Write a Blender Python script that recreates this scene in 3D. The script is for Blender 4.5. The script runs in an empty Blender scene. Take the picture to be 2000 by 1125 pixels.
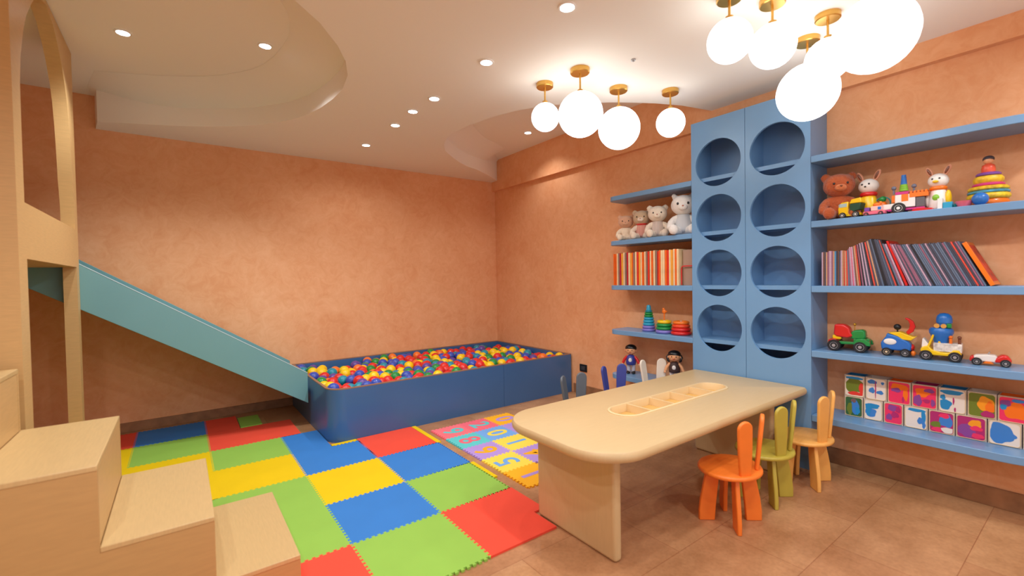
import bpy, bmesh, math, random
import numpy as np
from mathutils import Vector, Matrix

# ------------------------------------------------------------------ camera, world, exposure
SC = bpy.context.scene
COL = SC.collection
random.seed(7)
YAW, PIT, ROL, FPX, CAMH = 0.635413425, -0.0210377044, -0.0174744637, 879.575, 1.3
def cam_axes():
    cy, sy, cp, sp = math.cos(YAW), math.sin(YAW), math.cos(PIT), math.sin(PIT)
    f = Vector((sy*cp, cy*cp, sp)); r = Vector((cy, -sy, 0)); u = r.cross(f)
    c, s = math.cos(ROL), math.sin(ROL)
    return c*r + s*u, -s*r + c*u, f
cd = bpy.data.cameras.new('camera'); cam = bpy.data.objects.new('camera', cd); COL.objects.link(cam)
R_, U_, F_ = cam_axes()
cam.matrix_world = Matrix(((R_.x, U_.x, -F_.x, 0), (R_.y, U_.y, -F_.y, 0), (R_.z, U_.z, -F_.z, CAMH), (0, 0, 0, 1)))
cd.sensor_width = 36; cd.sensor_fit = 'HORIZONTAL'; cd.lens = FPX/2000*36
cd.clip_start = .05; cd.clip_end = 60
cd.dof.use_dof = True; cd.dof.focus_distance = 3.9; cd.dof.aperture_fstop = 1.5
SC.camera = cam
w = bpy.data.worlds.new('world'); SC.world = w; w.use_nodes = True
w.node_tree.nodes['Background'].inputs[0].default_value = (.97, .98, 1, 1)
w.node_tree.nodes['Background'].inputs[1].default_value = .95
SC.view_settings.view_transform = 'Standard'; SC.view_settings.look = 'None'
SC.view_settings.exposure = 0.0; SC.view_settings.gamma = 1.0; SC.view_settings.use_curve_mapping = False
SC.cycles.max_bounces = 8; SC.cycles.diffuse_bounces = 6; SC.cycles.glossy_bounces = 3
SC.cycles.use_denoising = True; SC.cycles.sample_clamp_indirect = 6
GLOBE_E, DOWN_E, SPOT_W = 3.0, 20.0, 16.0
LIGHT_COL = (.975, 1, 1.02)

# ------------------------------------------------------------------ materials
def lin(c):
    return tuple((v/255/12.92 if v/255 <= .04045 else ((v/255+.055)/1.055)**2.4) for v in c)
MC = {}
def mat(name, rgb, rough=.5, metal=0, noise=0, nscale=8, bump=0, bscale=200, emis=None, estr=0, coat=0, spec=.5, sheen=0, stretch=None):
    if name in MC: return MC[name]
    m = bpy.data.materials.new(name); MC[name] = m; m.use_nodes = True
    nt = m.node_tree; N = nt.nodes; L = nt.links; b = N['Principled BSDF']
    c = (*lin(rgb), 1)
    b.inputs['Base Color'].default_value = c; b.inputs['Roughness'].default_value = rough
    b.inputs['Metallic'].default_value = metal; b.inputs['Coat Weight'].default_value = coat
    b.inputs['Specular IOR Level'].default_value = spec; b.inputs['Sheen Weight'].default_value = sheen
    if emis:
        b.inputs['Emission Color'].default_value = (*emis, 1); b.inputs['Emission Strength'].default_value = estr
    if noise or bump:
        tc = N.new('ShaderNodeTexCoord'); mp = N.new('ShaderNodeMapping'); L.new(tc.outputs['Object'], mp.inputs[0])
        if stretch: mp.inputs['Scale'].default_value = stretch
    if noise:
        nz = N.new('ShaderNodeTexNoise'); nz.inputs['Scale'].default_value = nscale; nz.inputs['Detail'].default_value = 6
        L.new(mp.outputs[0], nz.inputs['Vector'])
        cr = N.new('ShaderNodeValToRGB'); L.new(nz.outputs[0], cr.inputs[0])
        cr.color_ramp.elements[0].position = .3; cr.color_ramp.elements[1].position = .7
        cr.color_ramp.elements[0].color = (*[v*(1-noise) for v in c[:3]], 1)
        cr.color_ramp.elements[1].color = (*[min(1, v*(1+noise)) for v in c[:3]], 1)
        L.new(cr.outputs[0], b.inputs['Base Color'])
    if bump:
        nb = N.new('ShaderNodeTexNoise'); nb.inputs['Scale'].default_value = bscale; nb.inputs['Detail'].default_value = 4
        L.new(mp.outputs[0], nb.inputs['Vector'])
        bp = N.new('ShaderNodeBump'); bp.inputs['Strength'].default_value = bump; bp.inputs['Distance'].default_value = .01
        L.new(nb.outputs[0], bp.inputs['Height']); L.new(bp.outputs[0], b.inputs['Normal'])
    return m

def stucco(name, rgb_a, rgb_b):
    m = bpy.data.materials.new(name); m.use_nodes = True; nt = m.node_tree; N = nt.nodes; L = nt.links; b = N['Principled BSDF']
    tc = N.new('ShaderNodeTexCoord')
    n1 = N.new('ShaderNodeTexNoise'); n1.inputs['Scale'].default_value = 1.6; n1.inputs['Detail'].default_value = 8; n1.inputs['Roughness'].default_value = .65; n1.inputs['Distortion'].default_value = .6
    n2 = N.new('ShaderNodeTexNoise'); n2.inputs['Scale'].default_value = 9; n2.inputs['Detail'].default_value = 8; n2.inputs['Roughness'].default_value = .7; n2.inputs['Distortion'].default_value = 1.5
    L.new(tc.outputs['Object'], n1.inputs['Vector']); L.new(tc.outputs['Object'], n2.inputs['Vector'])
    mx = N.new('ShaderNodeMath'); mx.operation = 'ADD'; L.new(n1.outputs[0], mx.inputs[0]); L.new(n2.outputs[0], mx.inputs[1])
    hf = N.new('ShaderNodeMath'); hf.operation = 'MULTIPLY'; hf.inputs[1].default_value = .5; L.new(mx.outputs[0], hf.inputs[0])
    cr = N.new('ShaderNodeValToRGB'); L.new(hf.outputs[0], cr.inputs[0])
    cr.color_ramp.elements[0].position = .38; cr.color_ramp.elements[1].position = .62
    cr.color_ramp.elements[0].color = (*lin(rgb_a), 1); cr.color_ramp.elements[1].color = (*lin(rgb_b), 1)
    L.new(cr.outputs[0], b.inputs['Base Color']); b.inputs['Roughness'].default_value = .75; b.inputs['Specular IOR Level'].default_value = .25
    bp = N.new('ShaderNodeBump'); bp.inputs['Strength'].default_value = .12; bp.inputs['Distance'].default_value = .01
    L.new(n2.outputs[0], bp.inputs['Height']); L.new(bp.outputs[0], b.inputs['Normal'])
    return m
M_WALL = stucco('orange_stucco', (226, 160, 112), (238, 182, 137))

def floor_mat():
    m = bpy.data.materials.new('stone_floor'); m.use_nodes = True; nt = m.node_tree; N = nt.nodes; L = nt.links; b = N['Principled BSDF']
    tc = N.new('ShaderNodeTexCoord')
    bk = N.new('ShaderNodeTexBrick'); bk.offset = .5; bk.inputs['Scale'].default_value = 1
    bk.inputs['Brick Width'].default_value = .62; bk.inputs['Row Height'].default_value = .41; bk.inputs['Mortar Size'].default_value = .0018
    bk.inputs['Color1'].default_value = (*lin((198, 154, 112)), 1); bk.inputs['Color2'].default_value = (*lin((182, 132, 94)), 1)
    bk.inputs['Mortar'].default_value = (*lin((160, 108, 74)), 1); bk.inputs['Mortar Smooth'].default_value = .3
    L.new(tc.outputs['Object'], bk.inputs['Vector'])
    n1 = N.new('ShaderNodeTexNoise'); n1.inputs['Scale'].default_value = 3.2; n1.inputs['Detail'].default_value = 9; n1.inputs['Roughness'].default_value = .68
    L.new(tc.outputs['Object'], n1.inputs['Vector'])
    cr = N.new('ShaderNodeValToRGB'); L.new(n1.outputs[0], cr.inputs[0])
    cr.color_ramp.elements[0].position = .36; cr.color_ramp.elements[1].position = .66
    cr.color_ramp.elements[0].color = (.74, .66, .58, 1); cr.color_ramp.elements[1].color = (1.08, 1.06, 1.04, 1)
    mx = N.new('ShaderNodeMixRGB'); mx.blend_type = 'MULTIPLY'; mx.inputs[0].default_value = 1
    L.new(bk.outputs[0], mx.inputs[1]); L.new(cr.outputs[0], mx.inputs[2])
    n3 = N.new('ShaderNodeTexNoise'); n3.inputs['Scale'].default_value = 60; n3.inputs['Detail'].default_value = 3; L.new(tc.outputs['Object'], n3.inputs['Vector'])
    cr3 = N.new('ShaderNodeValToRGB'); L.new(n3.outputs[0], cr3.inputs[0]); cr3.color_ramp.elements[0].position = .35; cr3.color_ramp.elements[0].color = (.86, .84, .82, 1); cr3.color_ramp.elements[1].position = .6
    m2 = N.new('ShaderNodeMixRGB'); m2.blend_type = 'MULTIPLY'; m2.inputs[0].default_value = .7; L.new(mx.outputs[0], m2.inputs[1]); L.new(cr3.outputs[0], m2.inputs[2])
    L.new(m2.outputs[0], b.inputs['Base Color']); b.inputs['Roughness'].default_value = .38; b.inputs['Specular IOR Level'].default_value = .4
    return m
M_FLOOR = floor_mat()
M_SKIRT = mat('stone_skirting', (150, 106, 72), .5, noise=.22, nscale=14)
M_CEIL = mat('ceiling_paint', (243, 240, 232), .85, spec=.2)
M_BLUE = mat('blue_paint', (112, 156, 198), .33, noise=.02, nscale=3, spec=.5)
M_PIT = mat('pit_paint', (62, 106, 158), .35, noise=.03, nscale=3, coat=.15)
M_SLIDE = mat('slide_paint', (112, 162, 168), .4, noise=.02, nscale=3)
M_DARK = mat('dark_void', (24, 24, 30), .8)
M_WOOD = mat('maple_wood', (206, 170, 114), .45, noise=.055, nscale=5, stretch=(3, 3, 30))
M_WOODH = mat('maple_wood_top', (204, 174, 120), .42, noise=.05, nscale=5, stretch=(30, 3, 3))
M_TABLE = mat('table_wood', (205, 178, 132), .38, noise=.03, nscale=4, stretch=(3, 40, 3))
M_TRAY = mat('tray_wood', (216, 172, 100), .5, noise=.05, nscale=8)
M_EDGE = mat('edge_band', (230, 204, 156), .4)
M_RIM = mat('rim_wood', (150, 112, 88), .5)
M_BRASS = mat('brass', (214, 168, 88), .28, metal=.9)
M_BLACK = mat('black_plastic', (26, 26, 28), .4)
M_WHITE = mat('white_plastic', (236, 232, 226), .4)
M_RUB = mat('rubber', (34, 32, 32), .6)
M_GREY = mat('silver_plastic', (176, 176, 178), .35, metal=.4)
M_GLOBE = mat('lit_glass', (255, 250, 240), .3, emis=LIGHT_COL, estr=GLOBE_E)
M_DOWN = mat('lit_lens', (255, 250, 240), .3, emis=LIGHT_COL, estr=DOWN_E)
def plastic(name, rgb, r=.32): return mat(name, rgb, r, coat=.2)
P = {k: plastic(k+'_plastic', v) for k, v in dict(red=(214, 34, 34), yellow=(244, 200, 22), blue=(34, 112, 196), green=(20, 140, 66),
     orange=(240, 120, 28), cyan=(40, 160, 196), purple=(120, 70, 160), pink=(232, 110, 130), teal=(20, 132, 140), navy=(52, 62, 148),
     lilac=(128, 120, 200), lime=(130, 190, 50), magenta=(200, 50, 130), brown=(120, 66, 40), cream=(238, 214, 180), skin=(232, 168, 120)).items()}

# ------------------------------------------------------------------ mesh helper
class MB:
    def __init__(s): s.bm = bmesh.new()
    def _x(s, vs, mtx):
        bmesh.ops.transform(s.bm, matrix=mtx, verts=vs); return s
    def box(s, x0, x1, y0, y1, z0, z1, rot=None):
        r = bmesh.ops.create_cube(s.bm, size=1)['verts']
        c = Vector(((x0+x1)/2, (y0+y1)/2, (z0+z1)/2))
        m = Matrix.Translation(c) @ (rot.to_4x4() if rot else Matrix.Identity(4)) @ Matrix.Diagonal((abs(x1-x0), abs(y1-y0), abs(z1-z0), 1))
        return s._x(r, m)
    def cyl(s, c, r, h, axis='z', r2=None, seg=24):
        v = bmesh.ops.create_cone(s.bm, cap_ends=True, segments=seg, radius1=r, radius2=r if r2 is None else r2, depth=h)['verts']
        q = {'z': Matrix.Identity(4), 'x': Matrix.Rotation(math.pi/2, 4, 'Y'), 'y': Matrix.Rotation(-math.pi/2, 4, 'X')}[axis]
        return s._x(v, Matrix.Translation(c) @ q)
    def ell(s, c, r, rot=None, u=20, v=12):
        if not hasattr(r, '__len__'): r = (r, r, r)
        vs = bmesh.ops.create_uvsphere(s.bm, u_segments=u, v_segments=v, radius=1)['verts']
        return s._x(vs, Matrix.Translation(c) @ (rot.to_4x4() if rot else Matrix.Identity(4)) @ Matrix.Diagonal((*r, 1)))
    def lathe(s, prof, c=(0, 0, 0), axis='z', seg=28):
        rings = []
        for (r, z) in prof:
            if r < 1e-5: rings.append([s.bm.verts.new((0, 0, z))])
            else: rings.append([s.bm.verts.new((r*math.cos(2*math.pi*k/seg), r*math.sin(2*math.pi*k/seg), z)) for k in range(seg)])
        for a, b in zip(rings, rings[1:]):
            for k in range(seg):
                k2 = (k+1) % seg
                if len(a) == 1 and len(b) > 1: s.bm.faces.new((a[0], b[k2], b[k]))
                elif len(b) == 1 and len(a) > 1: s.bm.faces.new((a[k], a[k2], b[0]))
                elif len(a) > 1: s.bm.faces.new((a[k], a[k2], b[k2], b[k]))
        if len(rings[0]) > 1: s.bm.faces.new(rings[0][::-1])
        if len(rings[-1]) > 1: s.bm.faces.new(rings[-1])
        q = {'z': Matrix.Identity(4), 'x': Matrix.Rotation(math.pi/2, 4, 'Y'), 'y': Matrix.Rotation(-math.pi/2, 4, 'X')}[axis]
        return s._x([v for r in rings for v in r], Matrix.Translation(c) @ q)
    def torus(s, c, R, r, axis='z', seg=32, rs=12, sz=1.0):
        vs = []
        for i in range(seg):
            a = 2*math.pi*i/seg
            vs.append([s.bm.verts.new(((R+r*math.cos(2*math.pi*j/rs))*math.cos(a), (R+r*math.cos(2*math.pi*j/rs))*math.sin(a), sz*r*math.sin(2*math.pi*j/rs))) for j in range(rs)])
        for i in range(seg):
            for j in range(rs):
                s.bm.faces.new((vs[i][j], vs[(i+1) % seg][j], vs[(i+1) % seg][(j+1) % rs], vs[i][(j+1) % rs]))
        q = {'z': Matrix.Identity(4), 'x': Matrix.Rotation(math.pi/2, 4, 'Y'), 'y': Matrix.Rotation(-math.pi/2, 4, 'X')}[axis]
        return s._x([v for r in vs for v in r], Matrix.Translation(c) @ q)
    def poly(s, pts, axis, a, b):
        """extrude a 2-D outline along an axis from a to b"""
        def P3(p, t): return {'x': (t, p[0], p[1]), 'y': (p[0], t, p[1]), 'z': (p[0], p[1], t)}[axis]
        A = [s.bm.verts.new(P3(p, a)) for p in pts]; B = [s.bm.verts.new(P3(p, b)) for p in pts]
        s.bm.faces.new(A); s.bm.faces.new(B[::-1])
        n = len(pts)
        for i in range(n): s.bm.faces.new((A[i], B[i], B[(i+1) % n], A[(i+1) % n]))
        return s
    def tube(s, pts, r, seg=10):
        pts = [Vector(p) for p in pts]; rings = []
        up = Vector((0, 0, 1))
        for i, p in enumerate(pts):
            t = (pts[min(i+1, len(pts)-1)] - pts[max(i-1, 0)]).normalized()
            a = t.cross(up)
            if a.length < .1: a = t.cross(Vector((1, 0, 0)))
            a.normalize(); b = t.cross(a)
            rr = r[i] if hasattr(r, '__len__') else r
            rings.append([s.bm.verts.new(p + rr*(math.cos(2*math.pi*k/seg)*a + math.sin(2*math.pi*k/seg)*b)) for k in range(seg)])
        for A, B in zip(rings, rings[1:]):
            for k in range(seg): s.bm.faces.new((A[k], A[(k+1) % seg], B[(k+1) % seg], B[k]))
        s.bm.faces.new(rings[0]); s.bm.faces.new(rings[-1])
        return s
    def loft(s, A, B):
        a = [s.bm.verts.new(p) for p in A]; b = [s.bm.verts.new(p) for p in B]
        for i in range(len(a)-1): s.bm.faces.new((a[i], a[i+1], b[i+1], b[i]))
        return s
    def build(s, name, m, parent=None, loc=(0, 0, 0), rz=0, bev=0, seg=2, ang=38, remesh=0, label=None, rot=None):
        bm = s.bm
        bmesh.ops.recalc_face_normals(bm, faces=bm.faces)
        for f in bm.faces: f.smooth = True
        for e in bm.edges:
            if len(e.link_faces) != 2 or e.calc_face_angle(0) > math.radians(ang): e.smooth = False
        me = bpy.data.meshes.new(name); bm.to_mesh(me); bm.free()
        me.materials.append(m)
        o = bpy.data.objects.new(name, me); COL.objects.link(o)
        o.location = loc; o.rotation_euler = rot if rot else (0, 0, rz)
        if parent: o.parent = parent
        if bev:
            md = o.modifiers.new('bevel', 'BEVEL'); md.width = bev; md.segments = seg; md.limit_method = 'ANGLE'; md.angle_limit = math.radians(35); md.use_clamp_overlap = True
        if remesh:
            md = o.modifiers.new('remesh', 'REMESH'); md.mode = 'VOXEL'; md.voxel_size = remesh; md.use_smooth_shade = True
            ms = o.modifiers.new('smooth', 'SMOOTH'); ms.iterations = 6; ms.factor = .6
        if label: o['label'] = label
        return o

def T(name, label, cat, loc=(0, 0, 0), rz=0, group=None):
    o = bpy.data.objects.new(name, None); COL.objects.link(o); o.empty_display_size = .05
    o.location = loc; o.rotation_euler = (0, 0, rz)
    return tag(o, label, cat, group)
def tag(o, label, cat, group=None):
    o['label'] = label; o['category'] = cat
    if group: o['group'] = group
    return o
def struct(o, label=None):
    o['kind'] = 'structure'
    if label: o['label'] = label
    return o
def dup(root, loc, rz, label, group=None):
    r = root.copy(); COL.objects.link(r); r.location = loc; r.rotation_euler = (0, 0, rz); r['label'] = label
    if group: r['group'] = group
    for ch in list(root.children):
        c = ch.copy(); COL.objects.link(c); c.parent = r
        for g in list(ch.children):
            d = g.copy(); COL.objects.link(d); d.parent = c
    return r
def arc(cx, cy, r, a0, a1, n=10, ry=None):
    ry = r if ry is None else ry
    return [(cx+r*math.cos(math.radians(a0+(a1-a0)*i/n)), cy+ry*math.sin(math.radians(a0+(a1-a0)*i/n))) for i in range(n+1)]

# ------------------------------------------------------------------ room shell
XW, YW, XB = 3.58, 5.22, 3.53
ZL, ZH = 2.64, 2.92
XL, YF = -2.0, -1.9
struct(MB().box(XL, XW, YF, YW, -.1, 0).build('floor', M_FLOOR))
struct(MB().box(XL-.1, XW+.1, YW, YW+.1, -.1, ZH+.08).build('wall_back', M_WALL))
struct(MB().box(XW, XW+.1, YF, YW, -.1, 2.51).build('wall_right', M_WALL))
struct(MB().box(XB, XW+.1, YF, YW, 2.51, ZH+.08).build('trim_1', M_WALL), 'plastered beam along the top of the right wall')
struct(MB().box(XL-.1, XL, YF, YW, -.1, ZH+.08).build('wall_left', M_WALL))
m = MB().box(XL-.1, XL+.5, YF-.1, YF, -.1, ZH+.08).box(XW-.5, XW+.1, YF-.1, YF, -.1, ZH+.08).box(XL+.5, XW-.5, YF-.1, YF, 2.35, ZH+.08)  # opening added in this unseen wall to let in soft frontal fill
struct(m.build('wall_front', M_WALL), 'unseen wall behind the camera with a wide opening added for fill light')
struct(MB().box(XL, XB, YF, YW, ZH, ZH+.08).build('ceiling', M_CEIL))
# dropped ceiling with two scooped recesses: edge curve below, outward offset curve above
low1 = [(-2.0, 2.02), (-1.5, 1.95), (-1.0, 1.93), (-.6, 1.96), (-.2, 2.03), (.2, 2.18), (.474, 2.343), (.62, 2.475), (.761, 2.66), (.85, 2.82), (.915, 3.0), (.95, 3.24), (.94, 3.45), (.91, 3.67), (.855, 3.896), (.78, 4.07), (.689, 4.21), (.55, 4.385), (.384, 4.53), (.21, 4.65), (.032, 4.748), (-.16, 4.835), (-.342, 4.906), (-.507, 4.986), (-.543, 5.22)]
def creased(low, side, ins, crease, wallfix):
    out_c, out_i = [], []
    for i, (x, y) in enumerate(low):
        a = Vector(low[max(i-1, 0)]); b = Vector(low[min(i+1, len(low)-1)]); t = (b-a).normalized(); n = Vector((-t.y, t.x))*side
        q = Vector((x, y)) + n*ins
        out_c.append((x, y, crease(i))); out_i.append((min(q.x, 3.529), min(q.y, 5.219), ZH-.001))
    return out_c, wallfix(out_i)
low2 = [(3.53, 2.0), (3.40, 2.03), (3.215, 2.075), (3.009, 2.163), (2.87, 2.24), (2.726, 2.328), (2.5, 2.50), (2.313, 2.691), (2.184, 2.92), (2.11, 3.14), (2.065, 3.38), (2.045, 3.685), (2.085, 3.85), (2.142, 3.999), (2.264, 4.197), (2.457, 4.38), (2.6, 4.50), (2.77, 4.62), (2.96, 4.70), (3.16, 4.82), (3.355, 4.95), (3.53, 5.09)]
n1 = len(low1)
def cr1(i):
    return {n1-1: ZH-.001, n1-2: 2.90, n1-3: 2.85, n1-4: 2.81}.get(i, 2.79)
def fix1(p):
    p = list(p); p[-1] = (-.56, 5.219, ZH-.001); p[-2] = (-.56, 4.98, ZH-.001); return p
c1, i1 = creased(low1, 1, .33, cr1, fix1)
def fix2(p):
    p = list(p); p[0] = (3.529, 2.4, ZH-.001); p[-1] = (3.529, 5.05, ZH-.001); p[-2] = (3.34, 4.85, ZH-.001); return p
c2, i2 = creased(low2, -1, .28, lambda i: {21: 2.9, 20: 2.85, 19: 2.81}.get(i, 2.79), fix2)
outline = [(-.543, 5.22), (3.53, 5.22)] + low2[::-1] + [(3.53, YF), (XL, YF)] + low1[:-1]
m = MB(); vs = [m.bm.verts.new((x, y, ZL)) for x, y in outline]; m.bm.faces.new(vs)
m.loft([(x, y, ZL) for x, y in low1], c1); m.loft(c1, i1)
m.loft([(x, y, ZL) for x, y in low2], c2); m.loft(c2, i2)
struct(m.build('ceiling', M_CEIL, ang=50), 'lower dropped ceiling with two rounded scooped recesses')
struct(MB().box(XL, .93, YW-.016, YW, 0, .085).build('baseboard_back', M_SKIRT, bev=.002))
struct(MB().box(XW-.016, XW, YF, 1.2, 0, .105).build('baseboard_right', M_SKIRT, bev=.002))
struct(MB().box(XW-.016, XW, 2.05, 3.69, 0, .105).build('baseboard_right', M_SKIRT, bev=.002))

# ------------------------------------------------------------------ downlights, plus added unseen fill spots
DL = [(1.579, 1.64, ZL, 'ceiling downlight nearest the top edge, above the table side'), (1.56, 2.341, ZL, 'ceiling downlight second along the row, left of the first pendant group'),
      (1.548, 3.025, ZL, 'ceiling downlight just beside the mouth of the oval recess'), (1.522, 3.348, ZL, 'ceiling downlight in the middle of three close together between the recesses'),
      (1.53, 3.727, ZL, 'ceiling downlight between the two recesses, third from the back wall'), (1.512, 4.429, ZL, 'smallest-looking ceiling downlight closest to the back wall above the ball pit'),
      (-.25, 3.811, ZH, 'ceiling downlight inside the big oval recess near the playhouse'), (.513, 3.486, ZH, 'ceiling downlight inside the big oval recess near its rounded tip'),
      (3.159, 3.935, ZH, 'ceiling downlight inside the recess beside the right wall')]
def spot(x, y, z, power, size=168):
    ld = bpy.data.lights.new('downlight_or_fill_beam', 'SPOT'); ld.energy = power; ld.color = LIGHT_COL; ld.spot_size = math.radians(size); ld.spot_blend = .6; ld.shadow_soft_size = .04
    lo = bpy.data.objects.new('downlight_or_fill_beam', ld); COL.objects.link(lo); lo.location = (x, y, z); return lo
for i, (x, y, z, lb) in enumerate(DL):
    if i == 0:
        t0 = T('downlight', lb, 'downlight', (x, y, z), 0, 'recessed ceiling downlights')
        MB().lathe([(.034, -.001), (.046, -.001), (.047, -.004), (.045, -.007), (.036, -.007), (.034, -.001)]).build('trim_ring', M_WHITE, t0)
        MB().cyl((0, 0, -.003), .035, .004).build('lens', M_DOWN, t0)
    else: dup(t0, (x, y, z), 0, lb)
    spot(x, y, z-.03, SPOT_W*((3.6 if i < 8 else .9) if z > 2.8 else (.6 if i == 5 else (.85 if i == 4 else 1))), 128 if z > 2.8 else 168)
for x, y in ((1.55, .9), (1.55, .1), (1.55, -.8), (.3, .6), (-.6, .9), (-.6, -.6), (3.0, -.4)): spot(x, y, ZL-.03, SPOT_W*2.3)  # unseen ceiling spots added as fill to brighten the room
sp = T('smoke_sensor', 'small grey sensor dot on the ceiling', 'sensor', (2.291, 1.803, ZL))
MB().cyl((0, 0, -.004), .014, .008).build('base', M_GREY, sp); MB().ell((0, 0, -.01), (.007, .007, .006)).build('tip', M_GREY, sp)

# ------------------------------------------------------------------ pendant globes
GL = [(2.062, 2.374, 2.409, .096, 'small lit globe pendant, first of the four hanging beside the right-hand recess'),
      (2.109, 2.082, 2.349, .143, 'large lit globe pendant with longest stem in the group of four'),
      (2.542, 2.132, 2.353, .146, 'large lit globe pendant hanging lowest in the group of four'),
      (2.889, 1.949, 2.406, .101, 'small lit globe pendant alone, nearest the left edge of the blue tower'),
      (2.154, 1.127, 2.421, .101, 'small lit globe pendant whose brass rod runs up out of the photo'),
      (2.365, 1.024, 2.415, .104, 'small lit globe pendant whose brass cap is cut by the top edge of the photo'),
      (2.924, 1.079, 2.338, .158, 'big lit globe pendant hanging in front of the top of the blue tower'),
      (2.743, .917, 2.41, .106, 'small lit globe pendant half hidden behind the biggest globe'),
      (2.326, .612, 2.276, .148, 'biggest-looking lit globe pendant at the upper right of the photo')]
for (x, y, z, r, lb) in GL:
    t = T('globe_pendant', lb, 'pendant lamp', (x, y, ZL), 0, 'lit globe pendants on brass rods')
    cr = .058 if r < .12 else .062
    MB().lathe([(0, 0), (cr, 0), (cr, -.026), (cr-.004, -.03), (0, -.03)]).build('canopy', M_BRASS, t)
    MB().cyl((0, 0, -.03-(ZL-z-r-.03)/2), .006, ZL-z-r-.03+.01, seg=12).cyl((0, 0, z+r-ZL+.006), .018, .016, seg=16).build('rod', M_BRASS, t)
    MB().ell((0, 0, z-ZL), r, u=32, v=20).build('globe', M_GLOBE, t)

# ------------------------------------------------------------------ playhouse
ph = T('playhouse', 'maple wood playhouse with an arched window and raised platform above the steps', 'playhouse', (-.565, 2.87, 0))
def L(x): return x + .565
def LY(y): return y - 2.87
# side facing the room: frame with arch window above and open bay below
arch_pts = [(4.255, 1.69), (4.25, 1.85), (4.213, 2.02), (4.195, 2.2), (4.172, 2.354), (4.13, 2.5), (4.084, 2.593), (4.0, 2.70), (3.904, 2.78), (3.78, 2.855), (3.62, 2.89), (3.47, 2.855), (3.35, 2.79), (3.27, 2.72), (3.17, 2.62), (3.099, 2.514), (3.036, 2.368), (3.008, 2.238), (3.003, 2.0), (3.003, 1.69)]
outer = [(2.885, 0), (3.01, 0), (3.01, 1.43), (4.26, 1.43), (4.26, 0), (4.39, 0), (4.36, 2.915), (3.62, 2.915), (3.62, 2.89)] + arch_pts[:10][::-1]
# two polygons so that the arch is a true opening
right = [(4.26, 0), (4.345, 0), (4.345, 2.915), (3.62, 2.915), (3.62, 2.89)] + arch_pts[:10][::-1] + [(3.62, 1.69), (3.62, 1.43), (4.26, 1.43)]
left = [(3.01, 0), (3.01, 1.43), (3.62, 1.43), (3.62, 1.69), (3.003, 1.69)] + arch_pts[10:19][::-1][0:] + [(3.62, 2.915), (2.875, 2.915), (2.875, 0)]
m = MB()
m.poly([(LY(y), z) for y, z in right], 'x', -.07, 0)
m.poly([(LY(y), z) for y, z in left], 'x', -.07, 0)
m.build('arch_panel', M_WOOD, ph, ang=50)
m = MB().box(L(-1.95), L(-.65), LY(2.88), LY(2.905), 0, 1.545).build('front_panel', M_WOOD, ph, bev=.003)
m = MB().box(L(-1.95), L(-.65), LY(2.88), LY(2.905), 1.555, 2.915).build('front_panel', M_WOOD, ph, bev=.003)
MB().box(L(-1.95), L(-.637), LY(2.91), LY(4.335), 1.43, 1.47).build('platform', M_WOOD, ph)
MB().box(L(-1.95), L(-1.88), LY(4.27), LY(4.335), 0, 1.43).build('post', M_WOOD, ph, bev=.006)

# ------------------------------------------------------------------ step unit
st = T('step_unit', 'stepped maple wood block stairs climbing towards the playhouse', 'steps', (0, 2.06, 0))
X1, X2, X3, X4, X5 = .385, .085, -.245, -.567, -.9
z1, z2, z3, z4 = .135, .40, .685, .95
YN, YFAR = 0.02, .75
side = [(X5, 0), (X1, 0), (X1, z1-.02), (X2, z1-.02), (X2, z2-.02), (X3, z2-.02), (X3, z3-.02), (X4, z3-.02), (X4, z4-.02), (X5, z4-.02)]
MB().poly(side, 'y', YN+.002, YN+.02).build('side_panel', mat('maple_side_shaded', (192, 154, 98), .5, noise=.04, nscale=4, stretch=(3, 3, 20)), st)  # near side uses darker maple, its weaker light put into the colour
MB().poly(side, 'y', YFAR-.02, YFAR-.002).build('side_panel', M_WOOD, st)
for (xa, xb, z) in ((X2, X1, z1), (X3, X2, z2), (X4, X3, z3), (X5, X4, z4)):
    MB().box(xa, xb, YN, YFAR, z-.02, z).build('tread', M_WOODH, st, bev=.003)
for (x, za, zb) in ((X1, 0, z1), (X2, z1, z2), (X3, z2, z3), (X4, z3, z4)):
    MB().box(x-.02, x-.001, YN+.021, YFAR-.021, za, zb-.021).build('riser', M_WOOD, st)

# ------------------------------------------------------------------ slide
sl = T('slide', 'grey-green painted slide running from the playhouse down into the ball pit', 'slide', (.9, 4.36, 0))
# line of the side board: top (-.565,1.452) .. (.95,.437); bottom (-.57,1.13) .. (.94,.17)
sx = .9
def SP(x): return x - sx
def topz(x): return 1.452 - (x+.565)*(1.452-.455)/(.945+.565)
def botz(x): return 1.133 - (x+.565)*(1.133-.185)/(.945+.565)
for k, (ya, yb) in enumerate(((-.012, .012), (.80, .824))):
    pts = [(SP(-1.25), topz(-1.25)), (SP(.905), topz(.905)), (SP(.905), botz(.905)), (SP(-1.25), botz(-1.25))]
    MB().poly(pts, 'y', ya, yb).build('side_board', M_SLIDE, sl, bev=.003)
MB().poly([(SP(-1.25), botz(-1.25)+.09), (SP(.905), botz(.905)+.09), (SP(.905), botz(.905)+.06), (SP(-1.25), botz(-1.25)+.06)], 'y', .013, .80).build('slide_bed', M_SLIDE, sl)
MB().poly([(SP(-1.25), topz(-1.25)+.006), (SP(.905), topz(.905)+.006), (SP(.905), topz(.905)), (SP(-1.25), topz(-1.25))], 'y', -.013, .013).build('edge_strip', mat('pale_edge', (186, 212, 220), .4), sl)

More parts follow.
